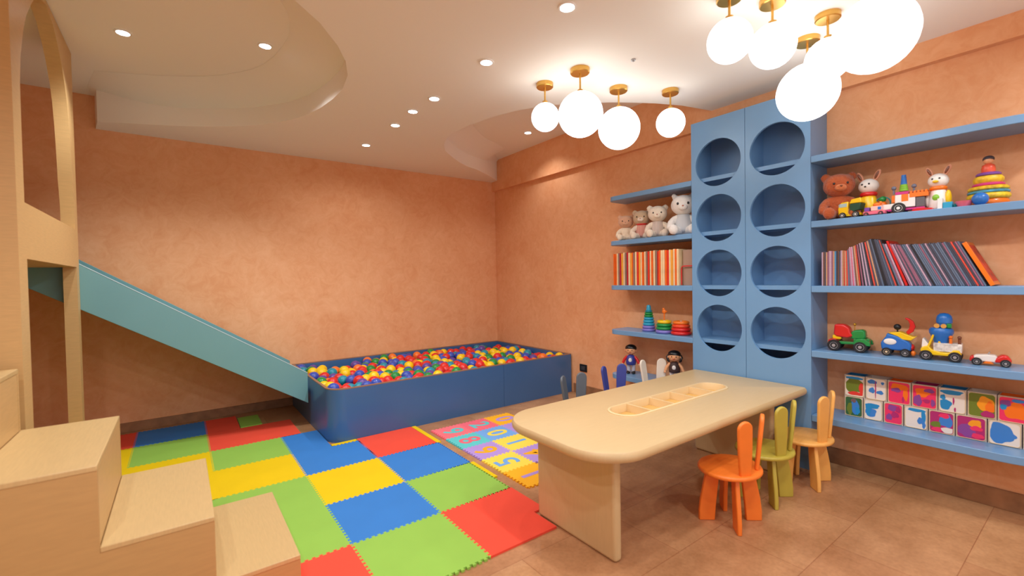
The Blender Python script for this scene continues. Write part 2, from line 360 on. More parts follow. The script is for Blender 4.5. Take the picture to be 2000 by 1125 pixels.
# ------------------------------------------------------------------ ball pit
pt = T('ball_pit', 'dark blue wooden ball pit box with a rounded front corner in the room corner', 'ball pit', (.93, 3.72, 0))
PZ = .435
def strip(path, th, z0, z1_):
    """vertical board along an xy path, thickness to the left of travel"""
    m = MB(); n = len(path); off = []
    for i in range(n):
        a = Vector(path[max(i-1, 0)]); b = Vector(path[min(i+1, n-1)]); t = (b-a).normalized(); nn = Vector((-t.y, t.x))
        off.append((path[i][0]+nn.x*th, path[i][1]+nn.y*th))
    ring = [(*p,) for p in path] + off[::-1]
    m.poly(ring, 'z', z0, z1_); return m
lx = lambda p: (p[0]-.93, p[1]-3.72)
PA = [(.93, 5.205)] + [(.93, 4.6)] + [(x, y) for x, y in arc(1.07, 3.86, .14, 180, 270, 10)] + [(2.62, 3.72)]
PB = [(2.623, 3.72), (3.56, 3.72)]
strip([lx(p) for p in PA], .022, 0, PZ-.008).build('side_panel', M_PIT, pt, ang=50)
strip([lx(p) for p in PB], .022, 0, PZ-.008).build('side_panel', M_PIT, pt)
strip([lx(p) for p in [(3.56, 3.742), (3.56, 5.183)]], .02, 0, PZ-.008).build('side_panel', M_PIT, pt)
strip([lx(p) for p in [(3.56, 5.203), (.952, 5.203)]], .02, 0, PZ-.008).build('side_panel', M_PIT, pt)
strip([lx(p) for p in PA[:-1] + [(3.56, 3.72)]], .022, PZ-.008, PZ).build('rim', M_RIM, pt, ang=50)
strip([lx(p) for p in [(3.56, 3.742), (3.56, 5.203), (.952, 5.203)]], .02, PZ-.008, PZ).build('rim', M_RIM, pt)
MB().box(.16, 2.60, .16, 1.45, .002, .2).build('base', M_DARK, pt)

# ------------------------------------------------------------------ balls
rng = np.random.default_rng(5)
RB = .051
NB = 350
XA, XE, YA, YE = .952+RB, 3.54-RB, 3.742+RB, 5.183-RB
pos = np.stack([rng.uniform(XA, XE, NB), rng.uniform(YA, YE, NB)], 1)
for it in range(160):
    d = pos[:, None, :] - pos[None, :, :]; dist = np.sqrt((d**2).sum(-1)) + np.eye(NB)*9
    tgt = 2*RB*.985
    ov = np.clip(tgt - dist, 0, None)
    push = (d/dist[..., None]*ov[..., None]).sum(1)*.45
    pos += push
    cx_, cy_ = XA+.09, YA+.09
    pos[:, 0] = np.clip(pos[:, 0], XA, XE); pos[:, 1] = np.clip(pos[:, 1], YA, YE)
    inc = (pos[:, 0] < cx_) & (pos[:, 1] < cy_)
    v = pos[inc] - np.array([cx_, cy_]); r_ = np.linalg.norm(v, axis=1) + 1e-9; k = np.minimum(1, .088/r_)
    pos[inc] = np.array([cx_, cy_]) + v*k[:, None]
zz = .378 + rng.uniform(-.026, .032, NB) - .02*(pos[:, 1]-YA)/(YE-YA)
# resolve leftover overlap vertically: later balls ride a little higher
order = np.argsort(pos[:, 1]*1.0 + pos[:, 0]*.35)
ballcols = [('red', (218, 40, 36), .27), ('yellow', (246, 204, 20), .2), ('blue', (52, 80, 178), .2), ('orange', (240, 120, 40), .08), ('green', (24, 140, 62), .09), ('turquoise', (16, 140, 164), .11), ('purple', (96, 66, 150), .05)]
bm_ = {}
for nm, rgb, _ in ballcols: bm_[nm] = mat(nm+'_ball', rgb, .34, coat=.25)
M_DECK = mat('under_ball', (60, 60, 120), .5)
ballmesh = None
for n_, idx in enumerate(order[:300]):
    nm = ballcols[rng.choice(len(ballcols), p=[c[2] for c in ballcols])][0]
    x, y = pos[idx]; z = zz[idx]
    along = 'near the slide' if x < 1.7 else ('halfway along' if x < 2.6 else 'towards the far end')
    dep = 'just inside the front rim' if y < 4.02 else ('in the middle of the fill' if y < 4.6 else 'towards the back wall')
    if ballmesh is None:
        o = MB().ell((0, 0, 0), RB, u=20, v=12).build('play_ball', bm_[nm]); ballmesh = {nm: o.data}
        base_ball = o
    else:
        o = base_ball.copy(); COL.objects.link(o)
        if nm not in ballmesh:
            me = base_ball.data.copy(); me.materials.clear(); me.materials.append(bm_[nm]); ballmesh[nm] = me
        o.data = ballmesh[nm]
    o.location = (x, y, z)
    tag(o, f'{nm} ball in the pit {along}, {dep}', 'ball', 'plastic balls filling the ball pit')
cols_used = list(bm_)
st_balls = [(pos[i][0], pos[i][1], zz[i]) for i in order[300:]]
bx_ = XA
while bx_ < XE:
    by_ = YA
    while by_ < YE:
        if not (bx_ < XA+.04 and by_ < YA+.04): st_balls.append((bx_+rng.uniform(-.006, .006), by_+rng.uniform(-.006, .006), .285+rng.uniform(-.012, .012)))
        by_ += .104
    bx_ += .104
me_all = bpy.data.meshes.new('play_balls')
for nm in cols_used: me_all.materials.append(bm_[nm])
tv = [v.co.copy() for v in base_ball.data.vertices]; tf = [tuple(pl.vertices) for pl in base_ball.data.polygons]
V_, F_l, MI = [], [], []
for p in st_balls:
    k = int(rng.choice(len(ballcols), p=[c[2] for c in ballcols])); o0 = len(V_)
    V_ += [(v.x+p[0], v.y+p[1], v.z+p[2]) for v in tv]; F_l += [tuple(q+o0 for q in f) for f in tf]; MI += [k]*len(tf)
me_all.from_pydata(V_, [], F_l)
for pl, k in zip(me_all.polygons, MI): pl.material_index = k; pl.use_smooth = True
me_all.update()
o = bpy.data.objects.new('play_balls', me_all); COL.objects.link(o); o['kind'] = 'stuff'
tag(o, 'remaining mixed plastic balls filling the back and depth of the pit', 'balls')

# ------------------------------------------------------------------ foam mats
MT = .011
foam = {k: mat(k+'_foam', v, .75, noise=.03, nscale=5, bump=.08, bscale=300, spec=.3) for k, v in dict(blue=(56, 128, 206), green=(146, 194, 80), yellow=(234, 200, 0), red=(238, 80, 58),
        pink=(248, 120, 130), cyan=(96, 204, 206), lilac=(180, 150, 222), orange=(252, 184, 34), pale=(250, 222, 84), sky=(118, 174, 236), rose=(240, 110, 126), amber=(252, 178, 30)).items()}
def tooth(p, q, n, d):
    sw = (p > q); a, b = (q, p) if sw else (p, q)
    A = Vector(a); B = Vector(b); t = (B-A); L_ = t.length; t.normalize(); nn = Vector((-t.y, t.x)); out = [tuple(A)]
    for k in range(n):
        s0 = L_*(k+.5-.30)/n; s1 = L_*(k+.5-.20)/n; s2 = L_*(k+.5+.20)/n; s3 = L_*(k+.5+.30)/n
        hs = d/2
        for s, h in ((s1, -hs), (s0, hs), (s3, hs), (s2, -hs)): out.append(tuple(A+t*s+nn*h))
    out.append(tuple(B))
    if sw: out = out[::-1]
    return out[:-1]
def mat_poly(nodes, flags, n=16, d=.012):
    pts = []
    for i, p in enumerate(nodes):
        q = nodes[(i+1) % len(nodes)]
        if flags[i] == 's': pts.append(p)
        else: pts += tooth(p, q, flags[i] if isinstance(flags[i], int) else n, d)
    return pts
xs = [-.82, -.33, .155, .645, 1.13, 1.615]
ys = [1.24, 1.735, 2.235, 2.72, 3.215, 3.70, 4.155, 4.65, 5.11]
def sq(i, j): return [(xs[i], ys[j]), (xs[i+1], ys[j]), (xs[i+1], ys[j+1]), (xs[i], ys[j+1])]
G_ = 'large coloured foam puzzle mats on the floor'
def foam_mat(nodes, flags, col, label):
    pts = mat_poly(nodes, flags)
    c = Vector((sum(p[0] for p in nodes)/len(nodes), sum(p[1] for p in nodes)/len(nodes)))
    o = MB().poly([(p[0]-c.x, p[1]-c.y) for p in pts], 'z', 0, MT).build('foam_mat', foam[col], loc=(c.x, c.y, 0))
    return tag(o, label, 'foam mat', G_)
tt = ['t']*4
foam_mat(sq(1, 7), tt, 'blue', 'blue foam mat against the back baseboard, farthest left from the pit')
foam_mat(sq(0, 7), tt, 'red', 'red foam mat sliver beside the step block, left of the far blue mat')
foam_mat(sq(0, 6), tt, 'yellow', 'yellow foam mat sliver beside the step block below the far red one')
foam_mat(sq(1, 6), tt, 'green', 'green foam mat right in front of the far blue mat')
foam_mat(sq(1, 5), tt, 'yellow', 'yellow foam mat showing as a strip behind the middle step')
foam_mat([(.155, 4.155), (.645, 4.155), (.80, 4.155), (.80, 4.65), (.155, 4.65)], ['t', 5, 's', 's', 't'], 'red', 'wide red foam mat under the middle of the slide')
foam_mat([(.155, 4.65), (.40, 4.652), (.40, 5.11), (.155, 5.11)], ['s', 's', 's', 't'], 'red', 'narrow red foam mat piece touching the back baseboard')
o = MB().poly([(0, 0), (.17, 0), (.175, .345), (.005, .345)], 'z', 0, MT).build('foam_mat', foam['green'], loc=(.405, 4.68, 0)); tag(o, 'small green foam mat offcut lying on bare floor near the back wall', 'foam mat', G_)
foam_mat(sq(2, 5), tt, 'green', 'green foam mat between the wide red mat and a yellow mat')
foam_mat(sq(2, 4), tt, 'yellow', 'yellow foam mat right of the middle step, left of the blue mats')
foam_mat([(-.2, 2.835), (.155, 2.835), (.155, 3.215), (-.2, 3.215)], ['s', 's', 's', 's'], 'green', 'green foam mat sliver hidden almost wholly behind the lowest steps')
foam_mat(sq(0, 5), tt, 'yellow', 'yellow foam mat sliver at the back corner of the tallest visible step')
foam_mat(sq(1, 4), tt, 'yellow', 'yellow foam mat behind the middle step, left of another yellow one')
foam_mat([(.155, 2.835), (.39, 2.835), (.39, 2.72), (.645, 2.72), (.645, 3.215), (.155, 3.215)], ['s', 's', 8, 't', 't', 's'], 'green', 'green foam mat behind the lowest step')
foam_mat([(.39, 2.235), (.645, 2.235), (.645, 2.72), (.39, 2.72)], [8, 't', 8, 's'], 'green', 'green foam mat alongside the right edge of the lowest step')
foam_mat([(.155, 1.735), (.645, 1.735), (.645, 2.235), (.39, 2.235), (.39, 2.07), (.155, 2.07)], ['t', 't', 8, 's', 's', 't'], 'red', 'red foam mat cut off by the bottom edge of the photo')
foam_mat([(.645, 3.70), (.925, 3.70), (.925, 4.155), (.645, 4.155)], [9, 's', 's', 't'], 'blue', 'blue foam mat beside the left side of the ball pit')
foam_mat([(.645, 3.215), (1.13, 3.215), (1.13, 3.665), (.925, 3.665), (.925, 3.70), (.645, 3.70)], ['t', 't', 7, 's', 9, 't'], 'blue', 'blue foam mat in front of the rounded pit corner')
foam_mat([(.93, 3.669), (1.13, 3.669), (1.13, 3.715), (.93, 3.715)], [7, 's', 's', 's'], 'yellow', 'thin yellow foam edge piece at the foot of the pit corner')
foam_mat([(1.13, 3.215), (1.605, 3.215), (1.605, 3.715), (1.13, 3.715)], ['t', 's', 's', 't'], 'red', 'red foam mat against the front of the ball pit')
foam_mat([(1.608, 3.22), (1.645, 3.22), (1.645, 3.71), (1.608, 3.71)], ['s', 's', 's', 's'], 'yellow', 'thin yellow foam border on the red mat by the pit')
foam_mat(sq(4, 3), tt, 'blue', 'blue foam mat closest to the number mat')
foam_mat(sq(3, 3), tt, 'yellow', 'yellow foam mat in the middle, surrounded by blue, red and green mats')
foam_mat(sq(3, 2), tt, 'blue', 'blue foam mat below the middle yellow mat')
foam_mat([(1.13, 2.235), (1.605, 2.235), (1.605, 2.72), (1.13, 2.72)], tt, 'green', 'green foam mat with a thin yellow border facing the table')
foam_mat([(1.612, 2.42), (1.64, 2.42), (1.64, 2.72), (1.612, 2.72)], ['s']*4, 'yellow', 'thin yellow foam border on the green mat near the table')
foam_mat(sq(3, 1), tt, 'green', 'large-looking green foam mat nearest the bottom edge of the photo')
foam_mat([(1.13, 1.735), (1.54, 1.735), (1.54, 1.92), (1.615, 1.92), (1.615, 2.235), (1.13, 2.235)], ['s', 's', 's', 's', 't', 't'], 'red', 'red foam mat touching the foot of the table')
# digits mats
def glyph(ch, size):
    cu = bpy.data.curves.new('digit', 'FONT'); cu.body = ch; cu.size = size; cu.extrude = .0008; cu.align_x = 'CENTER'; cu.align_y = 'CENTER'; cu.offset = .004
    ob = bpy.data.objects.new('digit', cu); COL.objects.link(ob)
    dg = bpy.context.evaluated_depsgraph_get(); me = bpy.data.meshes.new_from_object(ob.evaluated_get(dg))
    bpy.data.objects.remove(ob); bpy.data.curves.remove(cu)
    return me
ng = .268
NX, NY = 1.70, 3.51
def digit_mat(i, j, ch, bg, fg, up, lb):
    x0, x1 = NX+i*ng, NX+(i+1)*ng; y1, y0 = NY-j*ng, NY-(j+1)*ng
    x0, x1, y0, y1 = [round(v, 5) for v in (x0, x1, y0, y1)]
    pts = mat_poly([(x0, y0), (x1, y0), (x1, y1), (x0, y1)], [8]*4, d=.013)
    cx, cy = (x0+x1)/2, (y0+y1)/2
    o = MB().poly([(p[0]-cx, p[1]-cy) for p in pts], 'z', 0, .009).build('number_mat', foam[bg], loc=(cx, cy, 0))
    tag(o, lb, 'foam mat', 'small numbered foam puzzle mats by the table')
    me = glyph(ch, .25); me.materials.clear(); me.materials.append(foam[fg])
    d = bpy.data.objects.new('digit', me); COL.objects.link(d); d.parent = o; d.location = (0, 0, .0092)
    d.rotation_euler = (0, 0, -math.pi/2 if up > 0 else math.pi/2)
digit_mat(0, 0, '9', 'pink', 'cyan', 1, 'pink number mat with a turquoise 9 at the corner by the pit')
digit_mat(1, 0, '2', 'rose', 'cyan', 1, 'pink number mat with a turquoise digit beside the 9')
digit_mat(2, 0, '0', 'orange', 'lilac', 1, 'orange number mat with a lilac round digit by the table corner')
digit_mat(0, 1, '8', 'cyan', 'rose', 1, 'turquoise number mat with a pink 8')
digit_mat(1, 1, '0', 'sky', 'pale', 1, 'light blue number mat with a yellow 0')
digit_mat(2, 1, '3', 'lilac', 'pink', 1, 'lilac number mat mostly hidden under the table corner, beside the 0')
digit_mat(0, 2, '6', 'lilac', 'amber', -1, 'lilac number mat with an orange 6')
digit_mat(1, 2, '1', 'pale', 'sky', 1, 'yellow number mat with a light blue one, beside the light blue zero mat')
digit_mat(0, 3, '5', 'pale', 'sky', -1, 'yellow number mat with a light blue five at the outer edge')
digit_mat(1, 3, '4', 'lilac', 'amber', -1, 'lilac number mat with an orange digit cut off by the table leg')
digit_mat(0, 4, '1', 'orange', 'lilac', 1, 'orange number mat with a lilac 1 nearest the table leg')

# ------------------------------------------------------------------ table
tb = T('play_table', 'long low maple play table with rounded corners and a divided tray in its top', 'table', (2.33, 1.62, 0))
def rrect(x0, x1, y0, y1, rads, n=12, inset=0):
    """rads: (x0y0, x1y0, x1y1, x0y1)"""
    x0 += inset; x1 -= inset; y0 += inset; y1 -= inset; r = [max(v-inset, .001) for v in rads]
    return (arc(x0+r[0], y0+r[0], r[0], 180, 270, n) + arc(x1-r[1], y0+r[1], r[1], 270, 360, n) + arc(x1-r[2], y1-r[2], r[2], 0, 90, n) + arc(x0+r[3], y1-r[3], r[3], 90, 180, n))
TX0, TX1, TY0, TY1 = 1.36-2.33, 3.293-2.33, 1.215-1.62, 2.03-1.62
RAD = (.24, .03, .03, .24)
ZT, TH = .555, .05
S0, S1, S2, S3 = 1.87-2.33, 2.94-2.33, 1.525-1.62, 1.73-1.62
def stadium(inset, n=12):
    r = (S3-S2)/2-inset
    c = (S2+S3)/2
    return arc(S0+inset+r, c, r, 90, 270, n) + arc(S1-inset-r, c, r, -90, 90, n)
m = MB(); bm = m.bm
rings = []
for k in range(7):
    a = math.pi*k/6; ins = .02*(1-math.sin(a)) ; z = ZT-TH/2+TH/2*math.cos(a)
    rings.append([bm.verts.new((x, y, z)) for x, y in rrect(TX0, TX1, TY0, TY1, RAD, inset=ins)])
for A, B in zip(rings, rings[1:]):
    for k in range(len(A)):
        try: bm.faces.new((A[k], A[(k+1) % len(A)], B[(k+1) % len(B)], B[k]))
        except ValueError: pass
hole_t = [bm.verts.new((x, y, ZT)) for x, y in stadium(0)]; hole_b = [bm.verts.new((x, y, ZT-TH)) for x, y in stadium(0)]
for k in range(len(hole_t)): bm.faces.new((hole_t[k], hole_t[(k+1) % len(hole_t)], hole_b[(k+1) % len(hole_b)], hole_b[k]))
def fill(A, B):
    es = []
    for Lp in (A, B):
        for k in range(len(Lp)):
            e = bm.edges.get((Lp[k], Lp[(k+1) % len(Lp)])) or bm.edges.new((Lp[k], Lp[(k+1) % len(Lp)])); es.append(e)
    bmesh.ops.triangle_fill(bm, use_beauty=True, use_dissolve=False, edges=es)
bmesh.ops.remove_doubles(bm, verts=bm.verts, dist=1e-5)
rings[0] = [v for v in rings[0] if v.is_valid]; rings[-1] = [v for v in rings[-1] if v.is_valid]
fill(rings[0], hole_t); fill(rings[-1], hole_b)
m.build('tabletop', M_TABLE, tb, ang=30)
# tray
m = MB(); bm = m.bm
prof = [(0, ZT-TH), (0, ZT+.004), (.004, ZT+.006), (.012, ZT+.006), (.014, ZT+.002), (.014, ZT-.042)]
rr = [[bm.verts.new((x, y, z)) for x, y in stadium(i)] for i, z in prof]
for A, B in zip(rr, rr[1:]):
    for k in range(len(A)): bm.faces.new((A[k], A[(k+1) % len(A)], B[(k+1) % len(B)], B[k]))
m.build('tray_rim', M_EDGE, tb, ang=50)
m = MB(); m.poly(stadium(.0145), 'z', ZT-.048, ZT-.042); m.build('tray_base', M_TRAY, tb)
for k in range(4):
    x = S0 + (S1-S0)*(k+1.02)/5.04
    MB().box(x-.005, x+.005, S2+.0145, S3-.0145, ZT-.0415, ZT+.002).build('divider', M_EDGE, tb)
for x0, x1 in ((1.55-2.33, 1.60-2.33), (3.08-2.33, 3.13-2.33)):
    MB().box(x0, x1, 1.35-1.62, 1.90-1.62, 0, ZT-TH).build('leg', M_TABLE, tb, bev=.018, seg=4)

# ------------------------------------------------------------------ bunny chairs
def bunny_chair(colname, rgb, loc, rz, label):
    mm = mat('chair_'+colname, rgb, .42, noise=.05, nscale=6, stretch=(2, 12, 2))
    t = T('bunny_chair', label, 'chair', loc, rz, 'toddler chairs with rabbit-ear backs round the table'); t.scale = (1.04,)*3
    # seat: rounded ellipse, ears on the -y side
    m = MB(); pts = lambda ins: [((.165-ins)*math.cos(a), (.148-ins)*math.sin(a)) for a in [2*math.pi*k/40 for k in range(40)]]
    rings = []
    for k in range(6):
        a = math.pi*k/5; rings.append([m.bm.verts.new((x, y, .269+.011*math.cos(a))) for x, y in pts(.009*(1-math.sin(a)))])
    m.bm.faces.new(rings[0]); m.bm.faces.new(rings[-1][::-1])
    for A, B in zip(rings, rings[1:]):
        for k in range(40): m.bm.faces.new((A[k], A[(k+1) % 40], B[(k+1) % 40], B[k]))
    m.build('seat', mm, t, ang=60)
    for s in (-1, 1):
        # ear board in local xz, thickness y
        m = MB()
        out = [(-.030, 0), (.030, 0)] + [(.034, .06), (.038, .14)] + arc(0, .238, .039, 0, 180, 12) + [(-.038, .14), (-.034, .06)]
        m.poly(out, 'y', -.009, .009)
        o = m.build('ear', mm, t, loc=(s*.062, -.105, .277), bev=.006, seg=3, rot=(math.radians(6), math.radians(s*5), math.radians(s*26)))
    for sx_, sy_ in ((-1, -1), (1, -1), (1, 1), (-1, 1)):
        m = MB()   # radial board, splayed, curved outer edge
        out = [(.052, .2575), (.118, .2575), (.13, .20), (.148, .11), (.155, .05), (.155, 0), (.078, 0), (.072, .08), (.062, .17)]
        m.poly(out, 'y', -.0105, .0105)
        m.build('leg', mm, t, rz=math.atan2(sy_*.9, sx_), bev=.004)
    return t
bunny_chair('orange', (244, 128, 44), (2.32, 1.23, 0), math.radians(2), 'orange rabbit-ear toddler chair at the near side of the table')
bunny_chair('olive', (186, 170, 66), (2.72, 1.235, 0), math.radians(4), 'olive green rabbit-ear toddler chair pushed under the table')
bunny_chair('honey', (240, 178, 92), (3.12, 1.175, 0), math.radians(6), 'honey yellow rabbit-ear toddler chair beside the blue tower')
bunny_chair('grey', (92, 100, 108), (2.36, 2.33, 0), math.radians(180), 'dark grey rabbit-ear toddler chair behind the table, nearest the ball pit')
bunny_chair('navy', (62, 72, 150), (2.84, 2.37, 0), math.radians(172), 'dark blue rabbit-ear toddler chair behind the table')
bunny_chair('white', (236, 224, 206), (3.27, 2.325, 0), math.radians(160), 'white rabbit-ear toddler chair behind the table, next to the low shelf')

# ------------------------------------------------------------------ blue tower and shelves
XF = 3.303
tw = T('storage_tower', 'tall light blue shelf tower with eight round openings in two doors', 'cabinet', (XW-.003, 1.203, 0))
def tx(x): return x - (XW-.003)
HZ = [.895, 1.315, 1.735, 2.155]
def holed_door(y0, y1, cy):
    m = MB(); bm = m.bm; th = .018; xf = tx(XF); xb = xf+th
    cell = .21; N_ = 48
    def quad(ya, yb, za, zb):
        m.box(xf, xb, ya, yb, za, zb)
    lo = HZ[0]-cell; hi = HZ[-1]+cell
    quad(y0, y1, .10, lo); quad(y0, y1, hi, 2.498)
    for hz in HZ:
        a_in = []; a_out = []
        for x in (xf, xb):
            inn = []; outt = []
            for k in range(N_):
                a = 2*math.pi*(k+.5)/N_ ; c, s = math.cos(a), math.sin(a)
                inn.append(bm.verts.new((x, cy+.178*c, hz+.178*s)))
                # project to cell rectangle
                hy0, hy1 = cy-y0, y1-cy
                ty = (hy1 if c > 0 else hy0)/abs(c) if abs(c) > 1e-6 else 9; tz = cell/abs(s) if abs(s) > 1e-6 else 9; t_ = min(ty, tz)
                outt.append(bm.verts.new((x, cy+t_*c, hz+t_*s)))
            a_in.append(inn); a_out.append(outt)
            for k in range(N_):
                k2 = (k+1) % N_
                bm.faces.new((inn[k], inn[k2], outt[k2], outt[k]))
            # corner fillers
            for k in range(N_):
                k2 = (k+1) % N_; p, q = outt[k].co, outt[k2].co
                if abs(p.y-q.y) > 1e-5 and abs(p.z-q.z) > 1e-5:
                    cyy = y1 if (p.y+q.y)/2 > cy else y0; czz = hz+cell if (p.z+q.z)/2 > hz else hz-cell
                    v = bm.verts.new((x, cyy, czz)); bm.faces.new((outt[k], outt[k2], v))
        for k in range(N_):
            k2 = (k+1) % N_
            bm.faces.new((a_in[0][k], a_in[0][k2], a_in[1][k2], a_in[1][k]))
        for yy in (y0, y1):
            vs_ = [bm.verts.new(p) for p in ((xf, yy, hz-cell), (xb, yy, hz-cell), (xb, yy, hz+cell), (xf, yy, hz+cell))]; bm.faces.new(vs_)
    bmesh.ops.remove_doubles(bm, verts=bm.verts, dist=1e-6)
    return m
holed_door(0, .4175, 1.412-1.203).build('door', M_BLUE, tw, ang=30)
holed_door(.4205, .842, 1.830-1.203).build('door', M_BLUE, tw, ang=30)
MB().box(tx(XF)+.019, 0, 0, .018, 0, 2.498).build('side_panel', M_BLUE, tw)
MB().box(tx(XF)+.019, 0, .824, .842, 0, 2.498).build('side_panel', M_BLUE, tw)
MB().box(tx(XF)+.019, -.012, .410, .428, .10, 2.48).build('divider', M_BLUE, tw)
MB().box(-.012, 0, .018, .824, 0, 2.498).build('back_panel', M_BLUE, tw)
MB().box(tx(XF)+.019, -.012, .018, .824, 2.48, 2.498).build('top_panel', M_BLUE, tw)
MB().box(tx(XF)+.012, tx(XF)+.019, .0, .842, 0, .098).build('plinth', M_BLUE, tw)
for zt in (.80, 1.22, 1.64, 2.06):
    for a, b in ((.019, .4095), (.4285, .823)):
        MB().box(tx(XF)+.03, -.013, a, b, zt-.03, zt).build('shelf', M_BLUE, tw)

# open shelves
def shelf_board(y_in, y_out, rad, zt, label, group):
    """board from tower (y_in) to rounded free end (y_out)"""
    s = 1 if y_out > y_in else -1
    pts = [(0, 0), (XF-XW, 0)]
    Lh = abs(y_out-y_in)
    pts += [(x, y) for x, y in [(XF-XW+rad-rad*math.cos(t), Lh-rad+rad*math.sin(t)) for t in [math.pi/2*k/10 for k in range(11)]]]
    pts += [(0, Lh)]
    m = MB().poly([(x-.001, s*y) for x, y in pts], 'z', -.042, 0)
    o = m.build('wall_shelf', M_BLUE, loc=(XW, y_in, zt), bev=.003)
    return tag(o, label, 'shelf', group)
ZS = [.375, .797, 1.218, 1.637, 2.056]
nr = ['lowest right blue wall shelf carrying the painted boxes', 'right blue wall shelf carrying the toy vehicles', 'right blue wall shelf carrying the thin books', 'right blue wall shelf carrying the bear and block toys', 'empty topmost blue wall shelf right of the tower']
nl = ['lowest left blue wall shelf carrying the two doll figures', 'left blue wall shelf carrying the ring stackers', 'left blue wall shelf carrying the orange magazines', 'left blue wall shelf carrying the plush toys', 'empty topmost blue wall shelf left of the tower']
for z, a, b in zip(ZS, nr, nl):
    shelf_board(1.2015, .10, .26, z, a, 'open wall shelves right of the tower')
    shelf_board(2.047, 2.93, .085, z, b, 'open wall shelves left of the tower')

# wall socket
so = T('wall_socket', 'small black power socket on the right wall behind the grey chair', 'socket', (XW, 3.54, .295))
MB().box(-.012, 0, -.053, .053, -.04, .04).build('face_plate', M_BLACK, so, bev=.003)
MB().box(-.015, -.0125, -.03, .03, -.022, .022).build('insert', mat('socket_insert', (60, 60, 62), .5), so, bev=.001)

# ------------------------------------------------------------------ placing toys: local x = viewer's right, local -y = towards the room
FR = -math.pi/2
S2Z, S1Z, S3Z, S0Z = 1.637, .797, 1.218, .375

def plush(x, y, z, rz, sc, bodycol, headcol, label, ears='round', shirt=None, scarf=None, fur=False, muzzle=None, headtilt=0, limb=None):
    t = T('plush_toy', label, 'plush toy', (x, y, z), rz, 'seated plush animals on the shelves')
    t.scale = (sc, sc, sc)
    fm = lambda n, c: mat('plush_'+n, c, .95, bump=.9 if fur else .5, bscale=90 if fur else 160, sheen=.3, noise=.12 if fur else .04, nscale=30)
    bmat = fm(bodycol[0], bodycol[1]); hm = fm(headcol[0], headcol[1]); lm = fm(limb[0], limb[1]) if limb else hm
    # one continuous body: torso, arms, legs
    m = MB()
    m.ell((0, 0, .085), (.052, .045, .082))
    for s in (-1, 1):
        m.tube([(s*.03, 0, .13), (s*.06, -.012, .115), (s*.082, -.035, .085), (s*.085, -.05, .062)], [.02, .022, .024, .022]); m.ell((s*.085, -.052, .058), (.025, .025, .026))
        m.tube([(s*.028, -.01, .03), (s*.045, -.05, .032), (s*.058, -.085, .034)], [.03, .03, .03]); m.ell((s*.061, -.098, .036), (.032, .026, .036))
    o = m.build('body', lm if limb else bmat, t, remesh=.007)
    # head
    m = MB(); hz = .208
    m.ell((0, -.012, hz), (.082, .070, .070))
    if ears == 'round':
        for s in (-1, 1): m.ell((s*.064, 0, hz+.052), (.028, .014, .028))
    elif ears == 'cat':
        for s in (-1, 1): m.ell((s*.055, 0, hz+.06), (.02, .012, .03), rot=Matrix.Rotation(s*.5, 3, 'Y'))
    hd = m.build('head', hm, t, remesh=.007); hd.rotation_euler = (0, headtilt, 0)
    mz = MB().ell((0, -.074, hz-.022), (.03, .018, .021)).build('muzzle', fm((muzzle or headcol)[0], (muzzle or headcol)[1]), t)
    MB().ell((0, -.092, hz-.014), (.007, .005, .005)).build('nose', P['brown'] if fur else mat('nose_pink', (190, 130, 110), .6), t)
    for s in (-1, 1): MB().ell((s*.033, -.0765, hz+.004), (.0075, .005, .009) if ears == 'cat' else (.006, .004, .007)).build('eye', M_BLACK, t)
    if shirt:
        sm = MB().lathe([(.035, .148), (.046, .14), (.0555, .11), (.0605, .08), (.058, .045), (.05, .022)])
        for v in sm.bm.verts: v.co.y *= .88
        sm.build('shirt', shirt, t, ang=80)
    if scarf: MB().torus((0, -.002, .148), .038, .012).build('scarf', scarf, t)
    return t
knit = lambda n, a, b: _knit(n, a, b)
def _knit(n, a, b):
    m = bpy.data.materials.new(n); m.use_nodes = True; N = m.node_tree.nodes; L_ = m.node_tree.links; bs = N['Principled BSDF']
    tc = N.new('ShaderNodeTexCoord'); wv = N.new('ShaderNodeTexWave'); wv.inputs['Scale'].default_value = 26; wv.bands_direction = 'X'; L_.new(tc.outputs['Object'], wv.inputs[0])
    cr = N.new('ShaderNodeValToRGB'); cr.color_ramp.elements[0].color = (*lin(a), 1); cr.color_ramp.elements[1].color = (*lin(b), 1); L_.new(wv.outputs[0], cr.inputs[0]); L_.new(cr.outputs[0], bs.inputs['Base Color']); bs.inputs['Roughness'].default_value = .95
    return m
LA = math.radians(-62)
plush(3.42, 2.80, S2Z, LA+.15, .86, ('offwhite', (240, 222, 196)), ('rosebeige', (222, 170, 136)), 'small pale plush toy with pinkish head at the free end of the shelf', limb=('offwhite', (240, 222, 196)))
plush(3.44, 2.632, S2Z, LA, .96, ('tan', (206, 164, 130)), ('beige', (206, 178, 146)), 'beige plush bear with red collar and pink ribbed suit', shirt=knit('pink_knit', (196, 110, 96), (230, 190, 176)), scarf=P['red'], muzzle=('cream', (236, 220, 200)), limb=('cream', (236, 220, 200)))
plush(3.43, 2.455, S2Z, LA+.1, 1.02, ('cream', (236, 220, 200)), ('pale', (240, 226, 206)), 'cream plush bear in a grey ribbed suit, between red-collared bear and big white one', shirt=knit('grey_knit', (170, 150, 140), (226, 214, 204)))
plush(3.43, 2.20, S2Z, LA+.05, 1.22, ('white', (236, 232, 226)), ('white', (236, 232, 226)), 'largest white plush cat with dark eyes beside the tower', ears='cat', shirt=mat('plush_grey_suit', (200, 204, 208), .95))
plush(3.42, 1.086, S2Z, FR+.45, 1.06, ('chestnut', (176, 84, 40)), ('chestnut', (176, 84, 40)), 'shaggy chestnut brown teddy bear at the inner end of the shelf', fur=True, muzzle=('light_chestnut', (204, 116, 68)))

